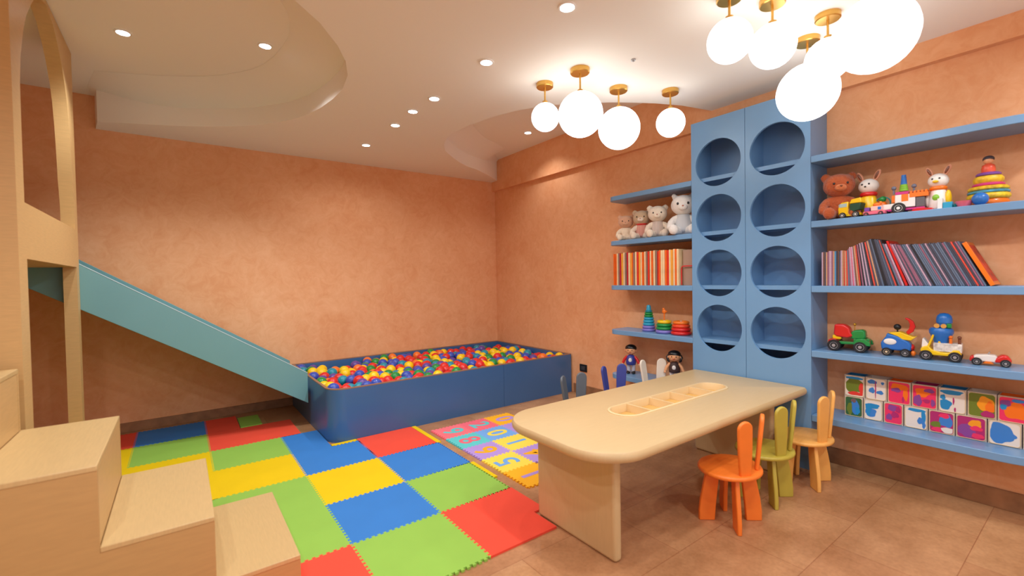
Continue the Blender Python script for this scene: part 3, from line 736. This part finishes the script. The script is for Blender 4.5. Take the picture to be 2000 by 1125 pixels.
# ------------------------------------------------------------------ ring stackers, left shelf
def stacker(name, label, x, y, z, rings, top=None):
    t = T(name, label, 'stacking toy', (x, y, z), FR)
    h = 0
    MB().cyl((0, 0, sum(r[2] for r in rings)/2), .008, sum(r[2] for r in rings), seg=12).build('post', M_WHITE, t)
    for (R, mt_, hh) in rings:
        r = hh/2
        MB().torus((0, 0, h+r), R-r, r, sz=1).build('ring', mt_, t); h += hh
    return t, h
t, h = stacker('ring_stacker', 'tall ring stacker in purple, turquoise and green with a blue peak', 3.45, 2.575, S1Z, [(.062, P['lilac'], .026), (.058, P['lilac'], .026), (.054, P['cyan'], .026), (.05, P['cyan'], .026), (.046, P['cyan'], .024), (.042, P['green'], .022), (.038, P['green'], .022), (.033, P['teal'], .02)])
MB().lathe([(.022, 0), (.02, .03), (.015, .045), (0, .05)], (0, 0, h)).build('peak', P['cyan'], t)
t, h = stacker('ring_stacker', 'middle ring stacker with yellow top ring and orange bird on a stick', 3.42, 2.39, S1Z, [(.075, P['lilac'], .03), (.07, P['green'], .028), (.067, P['green'], .028), (.062, P['yellow'], .028)])
MB().cyl((0, 0, h+.03), .006, .06, seg=10).build('stick', P['orange'], t)
MB().ell((0, 0, h+.075), (.02, .012, .02)).poly([(.012, h+.07), (.034, h+.078), (.012, h+.086)], 'y', -.006, .006).ell((-.006, 0, h+.095), (.012, .01, .014)).build('bird', P['orange'], t)
t, h = stacker('ring_stacker', 'squat ring stacker of red rings with orange ring on top', 3.42, 2.225, S1Z, [(.085, P['red'], .032), (.08, P['red'], .03), (.074, plastic('vermilion_plastic', (232, 74, 34)), .028), (.068, P['orange'], .028)])

# ------------------------------------------------------------------ doll figures, low left shelf
def doll(x, y, label, shirt, sleeve, hairlong, pants):
    t = T('doll_figure', label, 'doll', (x, y, S0Z), math.radians(-62))
    for s in (-1, 1):
        l = MB().tube([(s*.022, 0, .02), (s*.022, 0, .09)], [.016, .02]).build('leg', pants, t)
        MB().ell((s*.024, -.012, .012), (.018, .028, .012)).ell((s*.024, .0, .022), (.016, .018, .014)).build('shoe', M_BLACK, t)
    MB().lathe([(.03, .085), (.045, .09), (.048, .11), (.042, .15), (.032, .172), (.014, .182)]).build('torso', shirt, t, ang=70)
    MB().ell((0, -.043, .135), (.016, .006, .02)).build('chest_patch', M_WHITE, t)
    for s in (-1, 1):
        MB().tube([(s*.034, 0, .165), (s*.06, -.005, .135), (s*.074, -.01, .10)], [.013, .014, .013]).build('arm', sleeve, t)
        MB().ell((s*.076, -.012, .09), (.012, .011, .013)).build('hand', P['skin'], t)
    MB().lathe([(.014, .175), (.013, .19)]).ell((0, 0, .225), (.05, .044, .045)).ell((-.05, 0, .22), (.008, .008, .011)).ell((.05, 0, .22), (.008, .008, .011)).ell((0, -.045, .216), (.005, .006, .005)).build('head', P['skin'], t)
    for s in (-1, 1): MB().ell((s*.018, -.041, .228), (.004, .003, .006)).build('eye', M_BLACK, t)
    MB().box(-.01, .01, -.0435, -.041, .205, .2075).build('mouth', P['red'], t)
    m = MB().ell((0, .006, .243), (.054, .047, .036))
    if hairlong:
        for s in (-1, 1): m.tube([(s*.048, .01, .235), (s*.058, .006, .215), (s*.052, .0, .188), (s*.04, -.002, .178)], [.012, .013, .011, .006])
    else:
        m.ell((0, .018, .225), (.05, .035, .04))
    m.build('hair', mat('black_hair', (24, 20, 20), .35), t, ang=80)
    return t
doll(3.44, 2.775, 'boy doll with short black hair, red sleeves and dark blue vest', P['navy'], P['red'], False, mat('grey_trousers', (190, 190, 200), .7))
doll(3.43, 2.30, 'girl doll with long black hair and dark brown top', mat('dark_top', (66, 44, 40), .6), P['skin'], True, M_WHITE)

# ------------------------------------------------------------------ magazines, left shelf
mags = [('orange', (240, 104, 22)), ('cream', (240, 214, 168)), ('greybrown', (150, 118, 104)), ('crimson', (196, 30, 44)), ('amber', (244, 170, 60)), ('red', (226, 52, 30)), ('pale_yellow', (250, 224, 130))]
magm = {n: mat('mag_'+n, c, .5, noise=.12, nscale=40, stretch=(1, 1, .3)) for n, c in mags}
paper = mat('page_paper', (232, 222, 204), .8)
seq = [0, 0, 1, 2, 3, 4, 1, 2, 3, 1, 4, 0, 2, 1, 5, 4, 1, 0, 1, 2, 5, 1, 0, 1, 2, 5, 0, 1, 1, 0, 5, 1, 4, 1, 0, 1]
yy = 2.885; k = 0
def book_obj(name, th, hh, dp, cover):
    """spine towards -x; y is thickness"""
    m = MB().box(0, dp, -th/2, -th/2+th*.12, 0, hh).box(0, dp, th/2-th*.12, th/2, 0, hh).box(0, th*.15, -th/2, th/2, 0, hh)
    o = m.build(name, cover); return o
n_mag = len(seq); pitch = (2.885-2.185)/n_mag
first = {}
for i, s_ in enumerate(seq):
    nm = mags[s_][0]
    y = 2.885 - (i+.5)*pitch
    lean = .05 if i < 12 else .02
    if nm not in first:
        o = book_obj('magazine', pitch*.93, .30, .20, magm[nm]); first[nm] = o
        pg = MB().box(.004, .197, -pitch*.30, pitch*.30, .003, .296).build('pages', paper, o)
    else:
        o = first[nm].copy(); COL.objects.link(o)
        c = first[nm].children[0].copy(); COL.objects.link(c); c.parent = o
    o.location = (3.335+random.uniform(-.004, .006), y, S3Z+.001); o.scale = (1, 1, 1+random.uniform(-.015, .02))
    side_ = 'near the free shelf end' if i < 12 else ('mid row' if i < 24 else 'towards the tower')
    nb = lambda q: mags[seq[q]][0].replace('_', ' ') if 0 <= q < n_mag else 'nothing'
    tag(o, f'{nm.replace("_", " ")} spined magazine between {nb(i-1)} and {nb(i+1)} spines, {side_}', 'magazine', 'upright magazines on the left shelf')
mg = [o for o in COL.objects if o.name.startswith('magazine')]
bk = T('board_book', 'grey-brown large book leaning beside the tower after the magazines', 'book', (3.37, 2.115, S3Z))
MB().box(0, .19, -.055, .055, 0, .295).build('cover', mat('taupe_cover', (170, 140, 122), .6), bk, bev=.002)
be = T('bookend', 'red wire bookend in front of the grey-brown book', 'bookend', (3.35, 2.115, S3Z))
MB().tube([(0, .055, .004), (0, .055, .14), (0, .05, .155), (0, .035, .16), (0, -.06, .16)], .005).build('wire_frame', P['red'], be)

# ------------------------------------------------------------------ thin books, right shelf
bc = [('dark slate', (70, 74, 92)), ('grey blue', (96, 112, 136)), ('mauve', (150, 96, 120)), ('pink', (224, 110, 140)), ('pale lilac', (190, 160, 180)), ('brown', (120, 84, 70)), ('sky blue', (84, 160, 214)), ('tan', (196, 150, 116)), ('coral red', (214, 76, 60)), ('black', (36, 36, 44))]
bmats = {n: mat('book_'+n.replace(' ', '_'), c, .5, noise=.15, nscale=50) for n, c in bc}
firstb = {}
def thin_book(nm, y, h, ang, th=.0074, dp=.17, label='', cover=None):
    key = (nm, round(th, 4))
    if key not in firstb:
        o = book_obj('picture_book', th, 1, dp, cover or bmats[nm]); firstb[key] = o
        MB().box(.003, dp-.003, -th*.34, th*.34, .004, .99).build('pages', paper, o)
    else:
        o = firstb[key].copy(); COL.objects.link(o)
        c = firstb[key].children[0].copy(); COL.objects.link(c); c.parent = o
    dz = abs(math.sin(ang))*th/2
    o.location = (3.335+random.uniform(0, .006), y, S3Z+.0005+dz); o.rotation_euler = (-ang, 0, 0); o.scale = (1, 1, h)
    tag(o, label, 'book', 'thin books in the long leaning row on the right shelf')
rb = random.Random(3)
y = 1.15; i = 0; prevn = 'tower side'
while y > .415:
    u = (1.15-y)/(1.15-.41)          # 0 tower end .. 1 free end
    ang = math.radians(0 if u < .17 else min(27, (u-.17)*46 + 1)); 
    if ang > math.radians(24): ang = math.radians(24)
    h = (.218 if u < .2 else (.232 + .05*(u-.2)/.22 if u < .42 else (.285-.0*(u) if u < .52 else .256))) + rb.uniform(-.004, .004)
    if u < .3: wts = [2, 1, 2, 3, 4, 3, 1.2, 3, 1, 1]
    elif u < .55: wts = [5, 4, 2, .5, 1, 2, .3, 1.5, 2.5, 2]
    else: wts = [6, 4, 3, .6, 1.2, .5, .3, .4, .8, 3]
    nm = rb.choices([c[0] for c in bc], wts)[0]
    th = .0074
    where = 'upright by the tower' if u < .17 else ('slightly tilted near the tower' if u < .36 else ('leaning before the red folder' if u < .56 else ('leaning after the red folder' if u < .8 else 'leaning near the orange book')))
    if abs(u-.56) < .006:
        y -= .006
        thin_book('folder', y, .275, ang, th=.014, dp=.18, label='bright red folder standing tallest in the leaning row', cover=P['red']); y -= .0165; continue
    thin_book(nm, y, h, ang, label=f'thin {nm} book after a {prevn} one, {where}'); prevn = nm
    y -= (th+.0006)/math.cos(ang)
ob = T('picture_book', 'orange thick picture book ending the leaning row, its cover facing out', 'book', (3.335, .392, S3Z+.004)); ob.rotation_euler = (-math.radians(25), 0, 0)
MB().box(0, .18, -.009, .009, 0, .25).build('cover', P['orange'], ob, bev=.001)
MB().box(.02, .16, -.0105, -.0095, .02, .23).build('cover_picture', mat('cover_art', (196, 60, 44), .5, noise=.6, nscale=24), ob)

# ------------------------------------------------------------------ wheels helper
def wheel(t, x, y, r, wd, hub=M_GREY, name='wheel'):
    o = MB().lathe([(r*.55, -wd/2), (r*.9, -wd/2), (r, -wd*.3), (r, wd*.3), (r*.9, wd/2), (r*.55, wd/2)], (x, y, r), 'y').build(name, M_RUB, t)
    MB().lathe([(0, -wd*.56), (r*.25, -wd*.56), (r*.3, -wd*.4), (r*.58, -wd*.52), (r*.62, -wd*.3), (r*.62, wd*.3), (r*.58, wd*.52), (0, wd*.52)], (x, y, r), 'y').build('hub', hub, o)
    return o
VX = 3.46
# tractor
t = T('toy_tractor', 'red and green toy tractor beside the tower', 'toy vehicle', (VX, 1.035, S1Z), FR+.12)
MB().poly([(-.095, .07), (-.06, .06), (.02, .06), (.02, .085), (.1, .085), (.1, .05), (-.095, .04)], 'y', -.03, .03).build('chassis', P['green'], t, bev=.004)
MB().poly([(.008, .08), (.075, .08), (.082, .1), (.078, .135), (.06, .142), (.02, .135), (.006, .12)], 'y', -.032, .032).build('hood', P['green'], t, bev=.008)
for s in (-1, 1): MB().poly([(.02, .05), (.04, .085), (.075, .09), (.105, .07), (.11, .045)], 'y', s*.048-.016, s*.048+.016).build('fender', P['green'], t, bev=.004)
MB().poly([(-.085, .105), (-.08, .17), (-.03, .172), (.0, .15), (.006, .12), (.02, .1), (-.01, .085), (-.07, .09)], 'y', -.036, .036).build('cab', P['red'], t, bev=.014, seg=4)
MB().box(-.092, -.045, -.03, .03, .072, .1).build('seat', P['yellow'], t, bev=.006)
MB().poly([(-.115, .035), (-.11, .07), (-.075, .08), (-.06, .06), (-.07, .035)], 'y', -.045, .045).build('rear_guard', P['red'], t, bev=.005)
MB().cyl((.022, 0, .15), .003, .04, seg=8).ell((.022, 0, .172), .009).build('exhaust', mat('gold', (196, 150, 50), .3, metal=.6), t)
for x in (-.078, .058):
    for s in (-1, 1): wheel(t, x, s*.05, .036, .03)
# plane car
t = T('toy_plane_car', 'blue and yellow toy car with black knob and curved red tail', 'toy vehicle', (VX, .795, S1Z), FR+.1)
MB().poly([(-.075, .035), (-.08, .075), (-.055, .115), (-.05, .135), (.0, .12), (.05, .09), (.062, .07), (.06, .035)], 'y', -.036, .036).build('body', P['blue'], t, bev=.008)
MB().poly([(-.045, .137), (.01, .146), (.07, .12), (.085, .125), (.06, .098), (.02, .1), (.0, .118)], 'y', -.034, .034).build('top_cover', P['yellow'], t, bev=.004)
MB().ell((-.035, -.036, .085), (.03, .006, .019)).build('window', M_WHITE, t)
MB().cyl((-.005, 0, .15), .004, .02, seg=8).ell((-.005, 0, .172), .018).build('knob', M_BLACK, t)
cres = [(.045, .13), (.068, .15), (.077, .18), (.068, .21), (.045, .228), (.03, .23), (.03, .222), (.045, .212), (.052, .19), (.048, .165), (.034, .145)]
MB().poly(cres, 'y', -.012, .012).build('tail', P['red'], t, bev=.004)
MB().ell((.062, 0, .055), (.012, .03, .02)).build('nose', P['red'], t)
MB().ell((.07, -.03, .024), (.012, .012, .016)).build('lamp', P['orange'], t)
for x in (-.05, .035):
    for s in (-1, 1): wheel(t, x, s*.04, .024, .02, hub=mat('cream_hub', (230, 200, 160), .4) if x < 0 else M_GREY)
# bus truck
pr = mat('printed_side', (226, 214, 206), .5, noise=.45, nscale=40)
t = T('toy_bus', 'white and yellow toy truck carrying a blue dome and blue hat', 'toy vehicle', (VX-.01, .605, S1Z), FR+.1)
MB().box(-.03, .085, -.038, .038, .052, .1).build('side_box', pr, t, bev=.003)
MB().poly([(-.085, .05), (-.08, .07), (-.05, .085), (-.035, .06), (.0, .05), (.04, .05), (.05, .066), (.075, .066), (.085, .04), (.06, .03), (-.06, .03)], 'y', -.046, .046).build('fender', P['yellow'], t, bev=.005)
MB().poly([(-.08, .07), (-.076, .12), (-.07, .12), (-.05, .09), (-.045, .07)], 'y', -.036, .036).build('bonnet', M_WHITE, t, bev=.003)
MB().tube([(-.05, -.036, .08), (-.035, -.036, .125), (-.03, -.036, .145)], .005).tube([(-.05, .036, .08), (-.035, .036, .125), (-.03, .036, .145)], .005).build('windscreen_frame', P['yellow'], t)
MB().lathe([(.03, .1), (.04, .13), (.052, .155), (.052, .17), (.045, .182), (.03, .186)]).build('barrel', P['blue'], t)
MB().cyl((-.016, -.03, .196), .012, .02, 'y').cyl((.012, -.03, .196), .012, .02, 'y').build('goggles', mat('goggle_gold', (214, 160, 80), .4), t)
MB().box(.024, .044, -.035, -.01, .186, .21).build('block', P['green'], t, bev=.003)
MB().cyl((.012, 0, .2), .03, .026).build('collar', P['blue'], t)
MB().lathe([(.034, .212), (.034, .235), (.03, .252), (.018, .264), (0, .268)], (.012, 0, 0)).build('hat', P['blue'], t)
for x, c in ((-.005, 'yellow'), (.04, 'orange'), (.075, 'brown')):
    MB().cyl((x, -.026, .112), .007, .03, seg=10).ell((x, -.026, .135), .009).build('rider', P[c], t)
for x in (-.06, .058):
    for s in (-1, 1): wheel(t, x, s*.044, .028, .022)
# racer
t = T('toy_racer', 'small red and white toy racing car at the end of the vehicle shelf', 'toy vehicle', (VX-.02, .41, S1Z), FR+.12)
MB().poly([(-.07, .02), (-.075, .035), (-.055, .052), (-.01, .058), (.02, .056), (.03, .03), (.02, .018)], 'y', -.026, .026).build('bonnet', M_WHITE, t, bev=.006)
MB().poly([(.012, .02), (.02, .045), (.04, .062), (.06, .058), (.075, .035), (.07, .018)], 'y', -.034, .034).build('rear_body', P['red'], t, bev=.008)
MB().poly([(-.08, .018), (-.078, .04), (-.065, .05), (-.055, .018)], 'y', -.034, .034).build('front_body', P['red'], t, bev=.006)
MB().poly([(-.03, .012), (.01, .012), (0, .022), (-.02, .022)], 'y', -.034, .034).build('step', P['orange'], t)
MB().tube([(-.012, -.018, .056), (-.004, -.018, .07), (-.004, .018, .07), (-.012, .018, .056)], .0018).build('windscreen', M_GREY, t)
for x in (-.052, .052):
    for s in (-1, 1): wheel(t, x, s*.034, .02, .016)

# ------------------------------------------------------------------ toys on the upper right shelf
TX = 3.43
# rabbit figure
def animal_figure(name, label, x, y, earc, bodyc, beak, sc=1):
    t = T(name, label, 'toy figure', (x, y, S2Z), FR-.1)
    t.scale = (sc,)*3
    MB().lathe([(.036, 0), (.044, .02), (.042, .07), (.034, .11), (.024, .135)]).build('body', bodyc, t, ang=80)
    MB().torus((0, 0, .13), .028, .012).build('collar', P['orange'] if beak else P['red'], t)
    MB().ell((0, 0, .175), (.047, .042, .042)).build('head', M_WHITE, t)
    for s in (-1, 1):
        e = MB().ell((0, 0, .028), (.014, .008, .032)).build('ear', earc, t, loc=(s*.028, 0, .205), rot=(0, s*.42, 0))
        MB().ell((0, -.007, .028), (.007, .004, .022)).build('inner_ear', P['brown'], e)
        MB().ell((s*.016, -.039, .184), (.005, .003, .005)).build('eye', M_BLACK, t)
    if beak: MB().ell((0, -.046, .166), (.014, .012, .008)).build('beak', P['yellow'], t)
    else: MB().ell((0, -.043, .17), (.005, .004, .004)).build('nose', M_BLACK, t)
    return t
a = animal_figure('rabbit_figure', 'white-headed rabbit figure with tall ears, red collar and yellow body', TX+.03, .94, mat('ear_tan', (214, 150, 120), .7), P['yellow'], False, 1.12)
b = animal_figure('bird_figure', 'white bird figure with yellow beak, short ears and orange collar', TX, .615, mat('ear_tan', (214, 150, 120), .7), M_WHITE, True, .96)
MB().ell((0, -.04, .075), (.016, .008, .018)).build('medal', P['lime'], b)
for s, c in ((-1, M_WHITE), (1, P['yellow'])): MB().ell((s*.045, -.005, .07), (.014, .02, .045)).build('wing', c, b)
# small yellow dump truck
t = T('toy_dump_truck', 'small yellow toy truck with dark green bed in front of the brown bear', 'toy vehicle', (3.36, 1.0, S2Z), FR-.15)
MB().poly([(-.06, .02), (-.062, .065), (-.045, .1), (-.005, .102), (-.005, .02)], 'y', -.028, .028).build('cab', P['yellow'], t, bev=.005)
MB().box(-.052, -.012, -.029, -.0285, .07, .092).build('window', mat('window_grey', (170, 196, 200), .2), t)
MB().box(-.0615, -.058, -.02, .02, .072, .09).build('windscreen', MC['window_grey'], t)
MB().poly([(0, .03), (.055, .045), (.065, .085), (.005, .085)], 'y', -.03, .03).build('bed', mat('dark_green_plastic', (26, 70, 48), .4), t, bev=.003)
MB().poly([(0, .087), (.066, .087), (.06, .118), (.01, .112)], 'y', -.026, .026).build('load', P['yellow'], t, bev=.004)
MB().box(-.055, .055, -.024, .024, .014, .028).build('chassis', P['yellow'], t)
for x in (-.036, .036):
    for s in (-1, 1): wheel(t, x, s*.026, .019, .014, hub=M_WHITE)
# pink block car
t = T('toy_block_car', 'pink and white toy block car with purple block and orange rider', 'toy vehicle', (3.36, .885, S2Z), FR)
MB().box(-.05, .055, -.024, .024, .008, .028).build('chassis', P['pink'], t, bev=.003)
MB().box(-.012, .04, -.023, .023, .029, .056).build('block', mat('blush_plastic', (244, 190, 180), .4), t, bev=.002)
MB().box(-.045, -.018, -.02, .02, .029, .052).build('block', P['purple'], t, bev=.002)
MB().ell((.012, 0, .066), (.02, .013, .012)).ell((.03, 0, .075), (.009, .009, .009)).build('rider', P['orange'], t)
MB().box(.022, .038, -.0245, -.0235, .034, .05).build('sticker', P['blue'], t)
for x in (-.034, .036):
    for s in (-1, 1): wheel(t, x, s*.024, .012, .01, hub=P['pink'])
# green figure with hoop
t = T('hoop_figure', 'small green and orange toy figure with a round hoop', 'toy figure', (3.45, .868, S2Z), FR)
MB().lathe([(.026, 0), (.028, .02), (.022, .05)]).build('base', P['green'], t, ang=70)
MB().ell((0, 0, .068), (.022, .016, .024)).build('body', P['orange'], t)
MB().ell((0, 0, .105), (.018, .016, .018)).build('head', P['green'], t)
MB().torus((0, .004, .082), .036, .0035, 'y').build('hoop', P['teal'], t)
# big block truck
t = T('toy_block_truck', 'white block truck with blue and green tower and orange brick load', 'toy vehicle', (TX-.02, .765, S2Z), FR+.05)
MB().box(-.09, -.03, -.03, .03, .03, .062).build('bonnet', M_WHITE, t, bev=.003)
MB().box(-.03, .06, -.032, .032, .035, .11).build('body', M_WHITE, t, bev=.003)
MB().box(-.085, .1, -.03, .03, .018, .03).build('chassis', P['magenta'], t, bev=.003)
MB().box(.0, .03, -.0335, -.0325, .07, .11).build('window', P['orange'], t)
MB().box(-.046, -.032, -.02, .02, .07, .11).build('windscreen', P['orange'], t)
m = MB().box(.035, .115, -.034, .034, .088, .112)
for k in range(5): m.box(.037+k*.016, .047+k*.016, -.034, .034, .112, .124)
m.build('brick_load', P['orange'], t, bev=.001)
MB().box(.062, .1, -.03, .03, .03, .086).build('rear_bed', mat('grey_plastic', (96, 92, 96), .5), t, bev=.003)
MB().box(-.03, .03, -.022, .022, .112, .128).build('deck', P['magenta'], t, bev=.002)
m = MB()
for k in range(3): m.cyl((.005, 0, .138+k*.013), .021-k*.002, .012)
m.build('tower_base', P['lime'], t)
m = MB()
for k in range(5): m.cyl((.005, 0, .176+k*.011), .015-k*.001, .0105)
m.build('tower_top', P['blue'], t)
for x in (-.04, .05): MB().cyl((x, 0, .135), .005, .03, seg=10).ell((x, 0, .155), .012).build('knob', mat('slate_plastic', (110, 112, 130), .4), t)
for x in (-.012,): wheel(t, x, -.038, .032, .016, hub=M_WHITE); wheel(t, x, .038, .032, .016, hub=M_WHITE)
for s in (-1, 1): wheel(t, -.075, s*.028, .014, .01, hub=P['pink'])
# red plate
o = MB().poly([(-.045, 0), (.05, 0), (.044, .014), (-.02, .02), (-.04, .014)], 'y', -.03, .03).build('toy_tray', P['red'], loc=(3.38, .67, S2Z), rz=FR, bev=.003)
tag(o, 'flat red toy tray lying in front of the bird figure', 'toy')
# blue bricks
t = T('toy_brick_cluster', 'small blue and white bricks with turquoise beads before the stacker', 'toy', (3.37, .565, S2Z), FR)
MB().box(-.04, -.02, -.02, .02, 0, .06).build('brick', M_WHITE, t, bev=.002)
MB().box(-.018, .02, -.02, .02, 0, .036).build('brick', P['cyan'], t, bev=.002)
m = MB()
for k in range(6): m.ell((.026+.009*k, -.004*(k % 2), .012+.006*(k % 3)), .01, u=12, v=8)
m.build('bead', P['teal'], t)
# rattle bowls
t = T('toy_cup', 'pink toy cup lying in front of the layered stacker', 'toy', (3.35, .50, S2Z), FR)
MB().lathe([(0, 0), (.022, 0), (.036, .03), (.033, .031), (.019, .005), (0, .005)]).build('cup', P['pink'], t, ang=60)
t = T('toy_ball', 'transparent-looking blue toy ball in front of the layered stacker', 'ball', (3.345, .44, S2Z+.033), FR)
MB().ell((0, 0, 0), .033).build('shell', P['blue'], t)
# layered stacker
mixy = mat('printed_yellow', (236, 190, 40), .45, noise=.35, nscale=45); mixb = mat('printed_blue', (70, 150, 180), .45, noise=.4, nscale=45)
t = T('layered_stacker', 'tall layered stacking toy with printed yellow rings and doll head on top', 'stacking toy', (3.46, .425, S2Z), FR)
hh = 0
for R, h, c in ((.078, .036, P['orange']), (.083, .03, mixy), (.08, .016, mixb), (.078, .022, mixy), (.062, .018, P['magenta']), (.058, .036, mixy), (.048, .02, P['purple'])):
    MB().lathe([(0, hh), (R-.008, hh), (R, hh+h*.3), (R, hh+h*.7), (R-.008, hh+h), (0, hh+h)]).build('ring', c, t, ang=50); hh += h
MB().lathe([(0, hh), (.026, hh), (.028, hh+.02), (.024, hh+.04), (.012, hh+.048)]).build('cup', plastic('coral_plastic', (230, 90, 60)), t, ang=60); hh += .046
MB().ell((0, 0, hh+.018), (.02, .02, .02)).build('head', P['skin'], t)
MB().ell((0, .003, hh+.027), (.023, .022, .018)).build('hair', mat('striped_cap', (60, 50, 56), .5, noise=.8, nscale=60), t)

# ------------------------------------------------------------------ painted boxes
c_ = dict(w=(236, 226, 214), b=(30, 140, 200), o=(250, 120, 20), p=(240, 50, 100), g=(112, 128, 40), v=(140, 70, 150), d=(50, 100, 60), y=(250, 160, 30), s=(60, 130, 205), m=(180, 40, 110), k=(120, 90, 90))
# each face: base colour, then strokes (u, v, half width, half height, colour) on the unit square, label, lining colour
top = [('w', [(.5, .55, .46, .34, 'g'), (.5, .93, .45, .06, 'b'), (.88, .4, .1, .28, 'r'), (.55, .12, .36, .08, 'r')], 'box painted olive green with red strokes, top row', 'b'),
       ('w', [(.3, .86, .22, .09, 's'), (.28, .42, .14, .12, 's'), (.72, .36, .16, .08, 's'), (.48, .5, .025, .38, 'm'), (.86, .84, .07, .06, 's')], 'white box painted with pale blue blobs, top row', 'w'),
       ('p', [(.5, .78, .36, .14, 'o'), (.82, .5, .1, .3, 'o'), (.36, .62, .2, .09, 'v'), (.7, .2, .04, .12, 'm')], 'box painted hot pink with an orange arc, top row', 'o'),
       ('p', [(.42, .68, .28, .18, 'o'), (.2, .28, .17, .22, 'v'), (.72, .8, .2, .08, 'v'), (.6, .3, .14, .08, 'm'), (.88, .25, .08, .14, 'v')], 'box painted pink with an orange patch and purple strokes, top row', 'm'),
       ('w', [(.45, .88, .42, .09, 'b'), (.22, .3, .22, .2, 'b'), (.12, .62, .1, .1, 'b'), (.56, .5, .03, .14, 'm'), (.62, .1, .03, .1, 'm')], 'white box painted with a blue wave, top row', 'b'),
       ('g', [(.66, .58, .3, .26, 'y'), (.82, .46, .16, .2, 'o'), (.74, .13, .24, .12, 'm')], 'box painted olive with an orange patch, top row', 'w'),
       ('p', [(.6, .45, .38, .3, 'o'), (.2, .75, .18, .12, 'v'), (.12, .58, .12, .1, 'b'), (.7, .9, .26, .06, 's')], 'box painted orange over pink and blue, top row', 'o')]
bot = [('d', [(.6, .5, .2, .35, 's'), (.25, .35, .14, .3, 'g'), (.5, .85, .14, .1, 'k'), (.75, .3, .12, .18, 'b')], 'box painted dark green and blue, bottom row', 'b'),
       ('w', [(.35, .35, .3, .2, 's'), (.45, .72, .38, .12, 'b'), (.2, .5, .14, .3, 'b')], 'white box painted with layered blue strokes, bottom row', 'b'),
       ('p', [(.5, .8, .3, .14, 'v'), (.25, .3, .16, .14, 'v'), (.6, .45, .2, .14, 'm'), (.8, .75, .12, .14, 'm')], 'box painted magenta with purple swirls, bottom row', 'v'),
       ('w', [(.55, .9, .4, .07, 'b'), (.88, .55, .09, .34, 'b'), (.74, .38, .14, .14, 's'), (.9, .18, .07, .14, 's')], 'mostly white box with a blue corner stroke, bottom row', 'w'),
       ('m', [(.7, .6, .26, .26, 's'), (.62, .85, .2, .1, 'p'), (.25, .35, .2, .14, 'g'), (.75, .15, .24, .12, 'w'), (.3, .12, .2, .1, 'p')], 'box painted pink with a blue arc and white corner, bottom row', 'v'),
       ('m', [(.35, .35, .3, .28, 'v'), (.66, .7, .2, .18, 'y'), (.7, .5, .2, .1, 'p'), (.75, .15, .2, .1, 'p')], 'box painted purple and pink with a peach spot, bottom row', 'o'),
       ('w', [(.38, .5, .36, .42, 's'), (.66, .42, .2, .16, 's')], 'box painted broad mid blue on white, bottom row', 'b'),
       ('g', [(.5, .6, .3, .2, 'y')], 'green painted box cut off by the right edge of the photo', 'w')]
c_['r'] = (230, 60, 50)
def paint_box(y, z, w_, h_, spec, seed):
    base, strokes, lb, inner = spec
    t = T('storage_box', lb, 'box', (3.465, y, z), 0, 'painted storage boxes on the lowest right shelf')
    d = .108; e = .004
    m = MB().box(0, d, -w_/2, -w_/2+e, 0, h_).box(0, d, w_/2-e, w_/2, 0, h_).box(d-e, d, -w_/2+e, w_/2-e, 0, h_).box(.001, d-e, -w_/2+e, w_/2-e, 0, e).box(0, e, -w_/2+e, w_/2-e, e, h_)
    m.build('box_body', mat('box_shell', (206, 194, 182), .6), t)
    # rounded painted face
    m = MB(); m.poly([(a_, b_) for a_, b_ in rrect(-w_/2+.004, w_/2-.004, .004, h_-.004, (.014,)*4, n=5)], 'x', -.0025, -.0005)
    rg = random.Random(seed); keys = [base]
    lim = lambda v, a_, b_: max(a_, min(b_, v))
    for k, (u, v, ru, rv, col) in enumerate(strokes):
        if col not in keys: keys.append(col)
        ph_ = rg.uniform(0, 6); W2, H2 = w_-.014, h_-.014; f0 = len(m.bm.faces); out = []
        for q in range(26):
            a_ = 2*math.pi*q/26; wob = 1+.10*math.sin(3*a_+ph_)+.07*math.sin(5*a_+2*ph_)
            uu = lim(u+1.18*ru*wob*math.cos(a_), .01, .99); vv = lim(v+1.18*rv*wob*math.sin(a_), .01, .99)
            out.append((-(uu-.5)*W2, .007+vv*H2))
        m.poly(out, 'x', -.003-.0004*k, -.0024); m.bm.faces.ensure_lookup_table()
        for f in m.bm.faces[f0:]: f.material_index = keys.index(col)
    pf = m.build('painted_face', mat('paint_'+keys[0], c_[keys[0]], .5), t)
    for kk in keys[1:]: pf.data.materials.append(mat('paint_'+kk, c_[kk], .5))
    pts = rrect(-w_/2+.004, w_/2-.004, .004, h_-.004, (.014,)*4, n=5)
    MB().tube([(-.003, p[0], p[1]) for p in pts + pts[:1]], .0016, seg=6).build('piping', M_EDGE, t)
    mi = mat('inside_'+inner, c_[inner], .6)
    MB().box(e+.0005, e+.0015, -w_/2+e+.001, w_/2-e-.001, e+.001, h_-.002).box(d-e-.0015, d-e-.0005, -w_/2+e+.001, w_/2-e-.001, e+.001, h_-.002).box(e+.002, d-e-.002, -w_/2+e+.0005, -w_/2+e+.0015, e+.001, h_-.002).box(e+.002, d-e-.002, w_/2-e-.0015, w_/2-e-.0005, e+.001, h_-.002).build('lining', mi, t)
yb = [1.071, .969, .869, .772, .662, .549, .425, .30, .18]; yt = [1.071, .960, .850, .737, .621, .503, .389, .27]
for k, s_ in enumerate(bot): paint_box((yb[k]+yb[k+1])/2, S0Z+.0005, yb[k]-yb[k+1]-.005, .128, s_, k+1)
for k, s_ in enumerate(top): paint_box((yt[k]+yt[k+1])/2, S0Z+.129, yt[k]-yt[k+1]-.004, .136, s_, k+11)
